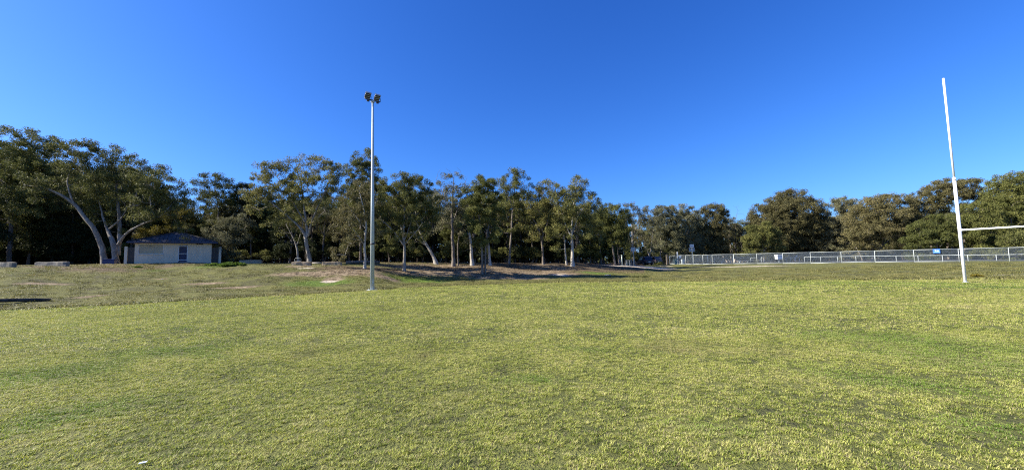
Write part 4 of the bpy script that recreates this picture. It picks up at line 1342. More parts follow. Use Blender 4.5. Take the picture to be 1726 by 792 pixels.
hero('slim gum with a small flat crown above the clubhouse, right of its roof', 368, 60,
     [[(369, 443, .17), (367, 380, .13), (366, 335, .10), (360, 312, .06), (354, 300, .03)], [(366, 345, .06), (376, 325, .05), (384, 310, .03)]],
     [(355, 306, 24, 12, 0), (380, 312, 20, 11, 0), (345, 325, 18, 8, 1, .8), (372, 335, 26, 12, 0, .7), (392, 345, 18, 14, 1, .7), (362, 372, 24, 18, 1.5, .5)],
     bark='bark_grey', leaf='leaf_green', seed=24, n_leaf=62)
hero('grey green bushy tree with pale stems at the right end of the clubhouse', 378, 54,
     [[(378, 444, .11), (372, 410, .08), (366, 385, .05)], [(379, 430, .08), (390, 405, .06), (398, 390, .03)]],
     [(368, 388, 22, 16, 0), (390, 398, 24, 18, 0), (378, 418, 26, 14, -.5), (400, 375, 20, 12, 1)],
     bark='bark_grey', leaf='leaf_grey', seed=25, n_leaf=70)
hero('dense dark tree between the slim gum and the big forked gum', 415, 62,
     [[(415, 443, .2), (417, 380, .14), (415, 330, .07)]],
     [(410, 325, 24, 16, 0), (430, 340, 26, 20, 0), (400, 352, 26, 20, 0), (418, 380, 34, 26, 1), (400, 410, 30, 20, 0)],
     bark='bark_dark', leaf='leaf_dark', seed=26, n_leaf=75)
hero('big pale forked gum with an open spreading crown behind the tan blocks', 521, 48.5,
     [[(522, 441, .36), (518, 415, .30), (518, 398, .28), (510, 385, .20), (495, 372, .15), (470, 352, .11), (448, 335, .08), (430, 322, .04)],
      [(518, 400, .22), (516, 372, .18, .3), (512, 345, .13, .6), (508, 310, .09, .8), (500, 285, .05, 1)],
      [(519, 398, .20), (527, 372, .15, -.3), (538, 345, .11, -.5), (550, 318, .08, -.6), (560, 295, .05, -.6)],
      [(514, 375, .11), (495, 345, .09, 1), (475, 310, .06, 1.2), (462, 292, .04, 1.2)],
      [(526, 378, .10), (535, 368, .07, -1), (548, 355, .05, -1.4)],
      [(504, 441, .20, 1.5), (501, 415, .16, 1.5), (492, 395, .10, 1.6), (482, 378, .06, 1.8)], [(501, 412, .12, 1.5), (508, 392, .08, 1.5), (511, 370, .05, 1.8)]],
     [(458, 281, 23, 9, 0, .9), (485, 278, 20, 10, 1, .9), (527, 272, 24, 9, 0, .9), (552, 284, 26, 11, 0, .9), (572, 288, 14, 10, 0, .8), (440, 300, 24, 9, 0, .8), (498, 295, 30, 12, .5, .8),
      (540, 308, 30, 13, -.5, .8), (470, 318, 34, 14, 0, .8), (425, 322, 22, 10, 0, .8), (510, 328, 36, 14, 0, .7), (452, 340, 30, 12, .5, .6), (560, 318, 16, 14, 0, .6), (490, 352, 30, 12, 1, .5)],
     bark='bark_pale', leaf='leaf_olive', seed=27, n_leaf=56, rc=.70, attach=.45, twig=.018)
hero('tallest tree of the middle wood, a dense narrow crown behind the floodlight pole', 608, 57,
     [[(608, 443, .26), (609, 380, .20), (610, 320, .13), (611, 270, .06)]],
     [(612, 265, 20, 15, 0), (600, 290, 22, 18, 0), (624, 292, 20, 17, 0), (612, 315, 34, 20, 0), (590, 330, 26, 20, 0), (635, 325, 18, 22, .5)],
     bark='bark_grey', leaf='leaf_green', seed=28, n_leaf=72)
hero('brownish weeping gum with a thin white trunk just left of the floodlight pole', 615, 46, 
     [[(615, 452, .20), (616, 420, .17), (617, 380, .13), (612, 345, .09), (605, 320, .05)], [(616, 418, .075), (606, 400, .06, -.3), (594, 384, .04, -.6)], [(616, 385, .08), (600, 365, .06, .3), (585, 345, .04, .5)], [(616, 375, .07), (628, 355, .05), (636, 335, .03)]],
     [(592, 345, 26, 22, 0, .8), (578, 372, 20, 26, 0, .8), (606, 322, 24, 15, 0, .8), (610, 352, 28, 18, .5, .7), (582, 402, 18, 18, 0, .7), (600, 385, 20, 14, 0, .5), (630, 340, 16, 14, .3, .7)],
     bark='bark_white', leaf='leaf_brown', seed=29, bpy_=452.5, n_leaf=60, droop=1.0, rc=.62, L=.26, W=.085, attach=.45)
hero('lone gum on the bank right of the floodlight pole, olive rounded crown', 680, 43,
     [[(681, 456, .26), (681, 425, .22), (680, 395, .16), (682, 360, .11), (682, 325, .06)],
      [(681, 414, .13), (668, 396, .11, -.2), (655, 380, .09, -.4), (640, 368, .05, -.5)],
      [(681, 405, .11), (690, 385, .09, .3), (697, 360, .06, .5), (706, 340, .04, .6)],
      [(680, 408, .10), (676, 380, .08, .6), (668, 350, .05, .9)],
      [(682, 412, .08), (700, 392, .06, -.5), (712, 376, .04, -.8)]],
     [(668, 312, 28, 14, 0), (700, 312, 26, 13, 0), (684, 302, 22, 9, 0), (650, 335, 24, 16, -.5), (715, 335, 22, 17, 0), (682, 340, 34, 18, 0, .7), (640, 358, 18, 14, -.5), (722, 362, 18, 14, -.3, .8), (665, 372, 24, 10, .6, .6), (700, 375, 22, 10, .5, .6)],
     bark='bark_pale', leaf='leaf_olive', seed=30, bpy_=457, n_leaf=85, rc=.6, L=.26, W=.09, attach=.5)
hero('pale leaning gum at the edge of the wood right of the lone gum', 730, 56,
     [[(736, 442, .34), (724, 420, .28), (712, 400, .22), (704, 380, .16), (700, 350, .10), (698, 325, .05)], [(720, 415, .14), (705, 405, .10, -.3), (698, 390, .06, -.5)]],
     [(700, 325, 26, 15, 0, .8), (720, 345, 24, 15, 0, .8), (690, 352, 22, 14, 1, .7), (715, 370, 24, 12, 1, .6)],
     bark='bark_white', leaf='leaf_olive', seed=31, n_leaf=58)
hero('thin crowned gum with bare dead twigs on top, behind the middle of the bank', 760, 54,
     [[(764, 443, .36), (762, 405, .28), (760, 365, .20), (762, 330, .12), (765, 300, .06)], [(761, 380, .12), (772, 352, .09), (780, 325, .06), (785, 305, .03)], [(761, 360, .10), (748, 335, .07), (742, 312, .04)], [(772, 443, .14, .8), (771, 410, .11, .9), (776, 385, .08, 1), (788, 365, .04, 1.1)]],
     [(764, 296, 16, 8, 0, .7), (748, 312, 14, 8, 0, .6), (783, 318, 14, 10, 0, .6), (756, 335, 22, 12, 0, .6), (778, 345, 18, 12, 0, .5), (742, 350, 18, 14, .5, .6), (768, 372, 24, 14, .8, .5)],
     bark='bark_grey', leaf='leaf_grey', seed=32, n_leaf=46, attach=.4,
     bare=[(742, 286), (738, 292), (752, 284), (735, 302), (770, 282), (776, 288), (788, 296), (795, 308), (748, 296), (728, 312), (758, 288), (780, 300)])
hero('dense green tree standing forward on the bank, its twin trunks dark', 815, 43,
     [[(813, 462, .21), (813, 430, .18), (810, 400, .15), (806, 360, .10), (803, 325, .05)], [(818, 462, .17, .1), (818, 425, .14, .1), (821, 390, .11), (828, 350, .07), (830, 325, .03)], [(811, 402, .08), (800, 372, .06, -.4), (794, 350, .03, -.6)]],
     [(806, 316, 22, 16, 0), (825, 318, 18, 15, 0), (794, 336, 20, 18, 0), (834, 340, 18, 20, 0), (814, 345, 28, 18, -.5), (800, 368, 22, 14, .3, .8), (832, 368, 18, 14, .3, .8), (815, 305, 16, 9, 0)],
     bark='bark_grey', leaf='leaf_green', seed=33, bpy_=462.5, n_leaf=110, rc=.58, L=.25, W=.085, attach=.5)
hero('tall gum with a rounded open top right behind the dense green bank tree', 866, 60,
     [[(858, 443, .24), (862, 390, .19), (866, 340, .13), (868, 305, .06)], [(865, 350, .09), (852, 320, .06), (848, 302, .03)], [(866, 345, .09), (880, 320, .06), (884, 305, .03)]],
     [(866, 297, 20, 9, 0, .9), (850, 306, 13, 10, 0, .8), (882, 308, 14, 11, 0, .8), (866, 322, 24, 12, 0, .7), (880, 335, 14, 12, 0, .7), (856, 350, 24, 18, 1, .7)],
     bark='bark_grey', leaf='leaf_green', seed=34, n_leaf=60)
hero('pale stout trunk with a low fork just left of the twin trunked bank tree', 796, 55,
     [[(796, 443, .36), (794, 415, .27), (790, 385, .18), (786, 350, .10)], [(826, 443, .26, .6), (823, 415, .2, .7), (820, 385, .13, .8)]],
     [(788, 352, 22, 16, 1, .8), (812, 372, 26, 20, 1.5, .8), (790, 380, 22, 18, 1, .8)],
     bark='bark_white', leaf='leaf_dark', seed=35, n_leaf=60)
hero('olive gum with crooked limbs in the wood left of the white trunked gum', 915, 60,
     [[(916, 443, .24), (914, 410, .19), (908, 385, .14), (896, 365, .10), (885, 345, .05)], [(913, 405, .13), (922, 375, .10), (932, 345, .07), (935, 320, .03)], [(910, 390, .09), (902, 380, .07), (893, 372, .05)]],
     [(930, 318, 24, 12, 0, .9), (905, 330, 22, 13, 0, .9), (945, 335, 20, 14, 0, .8), (890, 348, 20, 14, 0, .8), (918, 352, 30, 14, 0, .7), (900, 375, 26, 14, 1, .5), (940, 365, 22, 14, 1, .6)],
     bark='bark_grey', leaf='leaf_olive', seed=36, n_leaf=60)
hero('gum with a clean white trunk and tufted top above the shaded bank', 965, 58.5,
     [[(965, 443.5, .36), (964, 420, .28), (963, 390, .22), (964, 360, .16), (968, 330, .10), (972, 305, .05)], [(964, 395, .13), (972, 370, .10), (985, 348, .06), (994, 335, .03)], [(963, 400, .12), (952, 375, .09), (945, 350, .05)], [(955, 443, .2, 1.5), (952, 415, .16, 1.5), (950, 390, .1, 1.5)]],
     [(975, 304, 15, 8, 0, .9), (968, 316, 13, 8, 0, .8), (984, 310, 8, 5, 0, .8), (952, 330, 22, 13, 0, .9), (985, 340, 24, 14, 0, .9), (965, 348, 26, 13, 0, .7), (945, 360, 22, 16, 0, .8), (1000, 355, 16, 14, 0, .8), (972, 372, 30, 13, .5, .6), (940, 388, 18, 14, 0, .6)],
     bark='bark_white', leaf='leaf_olive', seed=37, n_leaf=60, attach=.45)
hero('dark rounded dense tree with reddish trunks beside the sandy track', 1044, 66,
     [[(1036, 445, .26), (1034, 425, .2), (1031, 405, .15), (1028, 380, .08)], [(1043, 444, .12, .5), (1040, 420, .10, .5), (1036, 395, .08), (1038, 370, .05)]],
     [(1034, 358, 24, 12, 0), (1015, 372, 18, 16, 0), (1050, 375, 16, 20, 0), (1032, 385, 26, 16, 0), (1020, 352, 14, 10, 0), (1052, 398, 12, 12, 0, .8)],
     bark='bark_grey', leaf='leaf_green', seed=38, n_leaf=78)
hero('thin grey gum with white stems and see through crown beside the pale board', 1069, 70,
     [[(1069, 445, .25), (1067, 425, .2), (1066, 400, .16), (1065, 375, .11), (1062, 355, .05)], [(1067, 420, .1), (1060, 402, .09), (1056, 385, .05)], [(1066, 400, .10), (1073, 380, .07), (1080, 362, .04)], [(1064, 445, .16, -.4), (1063, 428, .12, -.4), (1064, 412, .07, -.3)]],
     [(1060, 352, 16, 8, 0, .7), (1078, 356, 14, 7, 0, .7), (1068, 370, 20, 10, 0, .6), (1086, 375, 14, 10, 0, .6), (1058, 380, 14, 12, .5, .5)],
     bark='bark_pale', leaf='leaf_brown', seed=39, n_leaf=44)
hero('pale stemmed gum forking low behind the parked dark car', 1096, 84,
     [[(1096, 445, .26), (1095, 430, .22), (1090, 420, .13), (1084, 408, .1), (1080, 390, .06)], [(1095, 431, .15), (1098, 418, .12), (1100, 400, .09), (1104, 375, .05)]],
     [(1092, 358, 16, 10, 0, .7), (1108, 365, 16, 12, 0, .8), (1082, 380, 16, 14, 0, .7), (1100, 385, 20, 14, 0, .7)],
     bark='bark_pale', leaf='leaf_grey', seed=40, n_leaf=52)
hero('grey gum with a lumpy top left of the tall signpost', 1125, 90,
     [[(1112, 445, .24), (1113, 420, .2), (1114, 390, .14), (1116, 360, .07)], [(1113, 410, .12), (1122, 385, .09), (1130, 362, .05)]],
     [(1116, 356, 14, 9, 0), (1132, 358, 12, 9, 0), (1124, 375, 20, 14, 0), (1140, 380, 14, 16, 0), (1110, 385, 16, 16, 0), (1128, 402, 20, 18, 0)],
     bark='bark_pale', leaf='leaf_grey', seed=41, n_leaf=66, rc=.95, L=.36, W=.13)
hero('dense grey green gum directly behind the tall signpost', 1158, 94,
     [[(1160, 444, .25), (1159, 410, .2), (1158, 375, .12), (1157, 355, .05)]],
     [(1150, 355, 11, 9, 0), (1166, 360, 11, 10, 0), (1156, 375, 18, 14, 0), (1172, 385, 14, 16, 0), (1155, 400, 22, 18, -1), (1178, 412, 16, 14, 0)],
     bark='bark_grey', leaf='leaf_grey', seed=42, n_leaf=70, rc=.95, L=.36, W=.13)
hero('brownish gum with a flat rounded top right of the tall signpost', 1200, 95,
     [[(1200, 444, .28), (1200, 415, .22), (1202, 385, .15), (1205, 360, .06)], [(1200, 412, .13), (1190, 395, .1), (1184, 375, .05)]],
     [(1205, 353, 16, 8, 0), (1188, 360, 12, 9, 0), (1218, 362, 10, 10, 0), (1200, 375, 22, 13, 0), (1190, 395, 20, 15, 0), (1215, 395, 18, 16, 0), (1202, 418, 24, 13, 0)],
     bark='bark_grey', leaf='leaf_brown', seed=43, n_leaf=66, rc=1.0, L=.38, W=.14)
hero('half bare gum with dead twigs in the dip of the far skyline', 1238, 98,
     [[(1240, 444, .22), (1240, 415, .17), (1239, 385, .1), (1242, 360, .04)], [(1240, 400, .08), (1230, 380, .06), (1225, 365, .03)]],
     [(1232, 378, 12, 9, 0, .6), (1248, 385, 12, 10, 0, .6), (1238, 400, 16, 12, 0, .6), (1250, 412, 14, 12, 0, .6)],
     bark='bark_grey', leaf='leaf_brown', seed=44, n_leaf=40, bare=[(1228, 352), (1235, 347), (1241, 349), (1246, 346), (1250, 352), (1253, 360), (1224, 360), (1244, 356), (1258, 366)], rc=.9, L=.36, W=.13)
hero('huge domed brownish fig shaped tree right of the dip in the far skyline', 1330, 96,
     [[(1330, 444, .55), (1330, 425, .46), (1328, 400, .34), (1325, 370, .2), (1326, 345, .08)], [(1330, 420, .28), (1310, 395, .22), (1295, 370, .14), (1285, 355, .06)], [(1330, 415, .26), (1352, 392, .2), (1365, 370, .12), (1372, 355, .05)]],
     [(1335, 331, 26, 10, 0), (1312, 343, 24, 11, 0), (1360, 345, 22, 11, 0), (1288, 358, 22, 13, 0), (1380, 362, 14, 12, 0), (1330, 355, 40, 14, -2), (1272, 378, 16, 14, 0), (1305, 378, 34, 15, -2), (1350, 380, 36, 18, -1), (1378, 388, 18, 20, 0), (1300, 402, 36, 16, -1), (1350, 410, 36, 18, 0), (1385, 415, 18, 16, 0)],
     bark='bark_grey', leaf='leaf_brown', seed=45, n_leaf=60, rc=1.05, L=.40, W=.15)
hero('yellow green rounded tree in front of the left side of the huge domed tree', 1285, 88,
     [[(1288, 443, .18), (1287, 425, .14), (1284, 405, .09), (1280, 390, .04)], [(1287, 425, .09), (1296, 408, .07), (1300, 395, .03)]],
     [(1272, 392, 16, 12, 0), (1292, 386, 16, 11, 0), (1282, 402, 22, 11, 0), (1305, 402, 14, 12, 0), (1262, 408, 13, 9, 0), (1310, 415, 12, 8, 0)],
     bark='bark_pale', leaf='leaf_olive', seed=46, n_leaf=70, rc=.85, L=.34, W=.13)
hero('gum with a loose grey top just right of the huge domed tree', 1420, 92,
     [[(1418, 443, .28), (1420, 410, .22), (1422, 375, .14), (1425, 350, .06)], [(1420, 400, .12), (1434, 375, .09), (1440, 355, .04)]],
     [(1420, 340, 16, 9, 0, .8), (1440, 346, 12, 9, 0, .8), (1405, 350, 14, 11, 0, .8), (1425, 362, 24, 13, 0, .8), (1410, 385, 22, 18, 0), (1400, 410, 24, 20, 0), (1430, 400, 22, 20, 0)],
     bark='bark_grey', leaf='leaf_grey', seed=47, n_leaf=60, rc=.95, L=.38, W=.14)
hero('wide brown crowned gum with many pale limbs left of the goal post', 1488, 84,
     [[(1470, 443, .3), (1471, 425, .24), (1468, 405, .17), (1460, 380, .1), (1455, 360, .04)], [(1480, 443, .25, 1), (1485, 418, .2, 1), (1494, 395, .13, .8), (1500, 370, .07)], [(1470, 420, .14), (1450, 405, .1), (1438, 392, .05)], [(1486, 415, .13), (1510, 395, .09), (1525, 380, .04)], [(1455, 443, .18, -.5), (1448, 425, .13, -.6), (1440, 412, .08)]],
     [(1490, 338, 30, 9, 0), (1465, 348, 24, 11, 0), (1515, 350, 22, 11, 0), (1445, 365, 20, 13, 0), (1488, 362, 40, 14, -1, .8), (1530, 368, 18, 14, 0), (1465, 388, 34, 14, -1, .7), (1510, 390, 30, 15, 0, .8), (1440, 398, 18, 14, 0, .8), (1490, 412, 36, 13, 0, .5)],
     bark='bark_pale', leaf='leaf_brown', seed=48, n_leaf=58, rc=.92, L=.36, W=.13, attach=.4)
hero('high domed gum with an open underside directly behind the goal post', 1600, 84,
     [[(1606, 443, .34), (1606, 410, .28), (1604, 375, .2), (1598, 345, .12), (1592, 325, .05)], [(1604, 380, .14), (1622, 355, .11), (1636, 335, .06), (1644, 325, .03)], [(1604, 385, .13), (1580, 365, .1), (1560, 350, .05)]],
     [(1595, 312, 30, 8, 0), (1625, 314, 28, 9, 0), (1572, 322, 20, 9, 0), (1646, 328, 14, 8, 0), (1550, 334, 20, 9, 0), (1565, 348, 22, 9, 0, .8), (1605, 330, 30, 8, 0, .6), (1540, 350, 14, 11, 0)],
     bark='bark_grey', leaf='leaf_brown', seed=49, n_leaf=62, rc=.9, L=.36, W=.13)
hero('bushy bright olive tree below the domed gum, left of the goal post foot', 1580, 74,
     [[(1582, 442, .2), (1580, 415, .15), (1578, 390, .08)], [(1581, 420, .09), (1596, 400, .07), (1604, 385, .03)], [(1581, 418, .09), (1560, 402, .06), (1550, 392, .03)]],
     [(1582, 376, 24, 12, 0), (1555, 388, 20, 12, 0), (1604, 385, 18, 13, 0), (1575, 402, 34, 13, 0), (1545, 408, 18, 11, 0), (1608, 408, 16, 13, 0)],
     bark='bark_pale', leaf='leaf_green', seed=50, n_leaf=72, rc=.8, L=.33, W=.12)
hero('dense green tree at the right edge of the photo above the crossbar', 1700, 76,
     [[(1706, 441, .4), (1705, 405, .32), (1702, 365, .2), (1700, 330, .1)], [(1705, 400, .2), (1680, 370, .14), (1668, 350, .06)], [(1705, 395, .2), (1728, 360, .14), (1738, 335, .06)]],
     [(1705, 303, 26, 10, 0), (1735, 306, 26, 12, 0), (1685, 320, 22, 12, 0), (1715, 330, 40, 16, -1), (1745, 340, 28, 20, 0), (1678, 345, 20, 14, 0), (1700, 362, 36, 16, -1), (1740, 380, 30, 20, 0)],
     bark='bark_grey', leaf='leaf_green', seed=51, n_leaf=64, rc=.88, L=.35, W=.13)
hero('mid green tree filling in between the goal post and the right edge tree', 1655, 72,
     [[(1655, 441, .24), (1655, 410, .18), (1652, 380, .1), (1650, 360, .04)], [(1655, 410, .1), (1672, 390, .08), (1682, 378, .04)]],
     [(1648, 352, 20, 11, 0), (1668, 362, 20, 12, 0), (1638, 372, 18, 12, 0), (1658, 385, 32, 14, 0), (1690, 392, 22, 13, 0), (1635, 405, 22, 13, 0), (1670, 412, 28, 12, 0)],
     bark='bark_grey', leaf='leaf_green', seed=52, n_leaf=66, rc=.82, L=.33, W=.12)
hero('low olive tree under the crossbar at the right edge', 1712, 66,
     [[(1712, 440, .18), (1711, 420, .13), (1709, 405, .06)]],
     [(1700, 405, 20, 10, 0), (1725, 402, 22, 11, 0), (1712, 420, 26, 9, 0), (1745, 415, 22, 12, 0), (1685, 422, 16, 8, 0)],
     bark='bark_grey', leaf='leaf_olive', seed=53, n_leaf=64, rc=.75, L=.32, W=.12)

# ------------------------------------------------------------------ trees of the wood behind (copies of a few grown kinds)
def kind(seed, stems, blobs, bark, leaf, **kw):
    return tree_meshes(grow(seed, stems, blobs, **kw), bark, leaf)
def gum_kind(seed, bark, leaf, n_leaf=50):
    r = random.Random(seed)
    st = [[(0, 0, 0, .24), (r.uniform(-.3, .3), 0, 4, .19), (r.uniform(-.6, .6), r.uniform(-.3, .3), 8, .12), (r.uniform(-.8, .8), 0, 11, .05)],
          [(0, 0, 5, .11), (1.2, .4, 7.5, .08), (2.0, .3, 9.6, .04)], [(0, 0, 5.8, .10), (-1.1, -.5, 8, .07), (-2.0, -.6, 9.8, .03)]]
    bl = [(r.uniform(-.5, .5), 0, 11.4, 1.5, 1.4, .7)]
    for k in range(8):
        a = k * 2.4 + r.random(); z = 6.6 + 4.2 * ((k * .37 + r.random() * .2) % 1)
        bl.append((2.1 * math.cos(a), 2.1 * math.sin(a), z, r.uniform(1.1, 1.7), r.uniform(1.1, 1.7), r.uniform(.6, .95), .8))
    return kind(seed, st, bl, bark, leaf, n_leaf=n_leaf, rc=.72)
def bush_kind(seed, bark, leaf, n_leaf=60):
    r = random.Random(seed)
    st = [[(0, 0, 0, .16), (.1, 0, 3, .12), (r.uniform(-.4, .4), .2, 7.5, .05)]]
    bl = [(0, 0, 7.6, 1.2, 1.2, 1.0)]
    for k in range(9):
        a = k * 2.4 + r.random(); z = 1.4 + 5.6 * ((k * .41 + r.random() * .15) % 1)
        q = 1.5 * (1 - (z / 11)); bl.append((q * math.cos(a), q * math.sin(a), z, r.uniform(1.2, 1.7), r.uniform(1.2, 1.7), r.uniform(.8, 1.2), .8))
    return kind(seed, st, bl, bark, leaf, n_leaf=n_leaf, rc=.78, L=.33, W=.12, attach=.1)
def shrub_kind(seed, leaf, n_leaf=60):
    r = random.Random(seed)
    st = [[(0, 0, 0, .05), (.1, 0, .6, .04), (.2, .1, 1.2, .02)], [(0, 0, 0, .04), (-.3, .1, .7, .03), (-.5, .2, 1.3, .015)]]
    bl = [(r.uniform(-.7, .7), r.uniform(-.6, .6), r.uniform(.6, 1.7), r.uniform(.6, .9), r.uniform(.6, .9), r.uniform(.4, .7)) for _ in range(6)]
    return kind(seed, st, bl, 'bark_dark', leaf, n_leaf=n_leaf, rc=.42, L=.22, W=.08, attach=.1)
GUMS = [gum_kind(101, 'bark_grey', 'leaf_olive'), gum_kind(102, 'bark_grey', 'leaf_grey'), gum_kind(103, 'bark_dark', 'leaf_brown'), gum_kind(104, 'bark_grey', 'leaf_green')]
BUSH = [bush_kind(111, 'bark_dark', 'leaf_dark'), bush_kind(112, 'bark_grey', 'leaf_green'), bush_kind(113, 'bark_dark', 'leaf_dark')]
SHRUB = [shrub_kind(121, 'leaf_dark'), shrub_kind(122, 'leaf_green'), shrub_kind(123, 'leaf_olive'), shrub_kind(124, 'leaf_dark')]
_SKX = [-250, 0, 60, 110, 150, 200, 250, 300, 330, 400, 430, 470, 550, 575, 600, 640, 660, 720, 745, 800, 850, 900, 940, 1000, 1030, 1070, 1100, 1160, 1225, 1246, 1290, 1330, 1380, 1420, 1450, 1500, 1540, 1600, 1650, 1700, 2000]
_SKY_ = [255, 250, 255, 275, 275, 275, 300, 335, 345, 335, 330, 320, 320, 330, 310, 310, 318, 318, 325, 320, 315, 325, 325, 335, 355, 372, 368, 364, 362, 368, 368, 350, 368, 355, 355, 352, 350, 335, 345, 320, 310]
def skyline(px): return float(np.interp(px, _SKX, _SKY_))
def wood_front(px): return float(np.interp(px, [-250, 0, 380, 627, 965, 1050, 1128, 1280, 1400, 1540, 1726, 1950], [50, 53, 57, 59, 64, 76, 98, 106, 100, 92, 82, 72]))
LANDMARKS = [(-120, 'beyond the left edge of the bank'), (0, 'behind the cut off stone block'), (84, 'behind the long pale stone block'), (150, 'behind the leaning limb of the big gum'), (225, 'at the left end of the clubhouse'), (295, 'behind the clubhouse roof'),
             (360, 'behind the slim gum by the clubhouse'), (422, 'behind the tan block by the green weeds'), (470, 'left of the big forked gum'), (520, 'behind the big forked gum'), (565, 'right of the big forked gum'), (625, 'behind the floodlight pole'), (682, 'behind the lone gum'),
             (730, 'behind the leaning pale trunk'), (770, 'behind the gum with dead twigs'), (815, 'behind the dense bank tree'), (870, 'right of the dense bank tree'), (920, 'left of the white trunked gum'), (968, 'behind the white trunked gum'), (1040, 'behind the rounded tree by the track'),
             (1086, 'behind the dark blue car'), (1128, 'behind the left end of the fence'), (1167, 'behind the tall signpost'), (1225, 'behind the two white benches'), (1275, 'beside the far pale house'), (1330, 'behind the huge domed tree'), (1400, 'right of the huge domed tree'),
             (1470, 'behind the wide brown gum'), (1540, 'between the wide brown gum and the blue sign'), (1600, 'behind the goal post'), (1660, 'under the crossbar'), (1726, 'at the right edge of the photo'), (1850, 'beyond the right edge of the photo')]
def region(px): return min(LANDMARKS, key=lambda t: abs(t[0] - px))[1]
rnd = random.Random(77)
for row, (dy, step, kinds) in enumerate([(2.5, 25, 'bbg'), (6, 21, 'ggb'), (12, 24, 'bg'), (21, 30, 'bg')]):
    px = -230 + row * 11
    while px < 1960:
        p_ = px + rnd.uniform(-.35, .35) * step
        Y = wood_front(p_) + dy * (1.0 if p_ < 1000 else 1.4) + rnd.uniform(-1.6, 1.6)
        b = on(p_, Y)
        ytop = skyline(p_) + rnd.uniform(-3, 22) + (16 if row < 1 else 0)
        h = at(p_, ytop, Y).z - b.z
        k = rnd.choice(kinds)
        if k == 'g':
            gi = rnd.randrange(len(GUMS)); ms, h0, nm = GUMS[gi], 12.1, ['olive gum', 'grey gum', 'brownish gum', 'green gum'][gi]
        else:
            gi = rnd.randrange(len(BUSH)); ms, h0, nm = BUSH[gi], 8.6, ['dark bushy tree', 'green bushy tree', 'dark conical tree'][gi]
            h *= rnd.uniform(.74, 1.0) if row else rnd.uniform(.45, .8)
        s = max(.45, h / h0); sw = min(max(s, .7), 1.25) * rnd.uniform(.9, 1.15)
        nm = ('tall ' if ytop - skyline(p_) < 9 else 'shorter ' if ytop - skyline(p_) > 18 + 16 * (row < 1) * .6 else 'mid height ') + nm
        where = ['in front', 'second row', 'deep', 'rearmost'][row]
        put_tree('gum_tree' if k == 'g' else 'bushy_tree', '%s %s %s' % (nm, where, region(p_)), 'tree', b, ms, None, None, 'trees of the wood ' + region(p_), rnd.uniform(0, 6.28), (sw, sw, s))
        px += step
for k, (p_, Y, hgt) in enumerate([(-150, 44, .9), (-105, 47, 1.1), (-62, 49, 1.0), (-30, 46, .95), (48, 53, 1.05), (88, 54, .95), (122, 55, 1.0), (150, 57, 1.05), (-200, 41, 1.0), (-240, 38, 1.0), (70, 58, 1.15), (20, 56, 1.15)]):
    b = on(p_, Y)
    put_tree('bushy_tree', 'dark bushy tree in the left end of the wood, ' + ['outside the frame', 'just outside the frame', 'outside the frame', 'just outside the frame', 'left of the long pale block', 'behind the long pale block', 'below the leaning limb', 'beside the leaning stem', 'outside the frame', 'outside the frame', 'rear', 'rear left'][k], 'tree', b, BUSH[k % 3], None, None, 'trees of the wood at the left', k * 1.7, hgt * 1.05)
for p_, Y, yt, gi, lb in ((1233, 104, 368, 1, 'left'), (1251, 106, 371, 3, 'right')):
    b = on(p_, Y); s = (at(p_, yt, Y).z - b.z) / 12.1
    put_tree('gum_tree', 'gum behind the half bare gum in the skyline dip, the %s one of two' % lb, 'tree', b, GUMS[gi], None, None, 'gums in the skyline dip', p_, (s * .9, s * .9, s))
px = -220
while px < 1960:                              # understorey
    p_ = px + rnd.uniform(-8, 8)
    for dy in (0.5, 4.5, 10):
        if dy < 1 and (1030 < p_ < 1115 or rnd.random() < .35): continue
        Y = wood_front(p_) + dy + rnd.uniform(-1.2, 1.2)
        b = on(p_ + rnd.uniform(-9, 9), Y)
        s = rnd.uniform(.7, 1.5) * (1 + .05 * dy)
        sk = rnd.choice(list(zip(SHRUB, ('dark', 'green', 'olive', 'blackish'))))
        put_tree('shrub', '%s %s shrub %s %s' % ('small' if s < 1 else 'broad' if s < 1.35 else 'big', sk[1], ('in front', 'under trees', 'deepest')[(0.5, 4.5, 10).index(dy)], region(p_)), 'shrub', b, sk[0], None, None, 'understorey shrubs %s' % region(p_), rnd.uniform(0, 6.28), (s * 1.1, s * 1.1, s))
    px += 24
# far wood that reads as one dark mass behind the trees
def distant_wood():
    r = np.random.default_rng(9)
    C = []
    for px in np.arange(-330, 2080, 4.0):
        Y = wood_front(px) + (30 if px < 1000 else 40) + r.uniform(0, 10)
        b = on(px, Y); top = at(px, skyline(px) + 26 + 10 * math.sin(px * .06) + 7 * math.sin(px * .17), Y).z - b.z
        n = int(max(5, top * 1.3))
        z = r.random(n) ** .8 * max(top - .8, 2); z[:3] = r.uniform(-.3, .9, 3)
        C.append(np.stack([b.x + r.normal(0, .6, n), b.y + r.normal(0, 1.6, n), b.z + z + .3], 1))
    C = np.concatenate(C)
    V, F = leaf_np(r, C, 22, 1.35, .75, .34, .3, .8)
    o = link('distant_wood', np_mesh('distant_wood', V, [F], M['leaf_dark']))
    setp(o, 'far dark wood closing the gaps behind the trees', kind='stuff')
distant_wood()

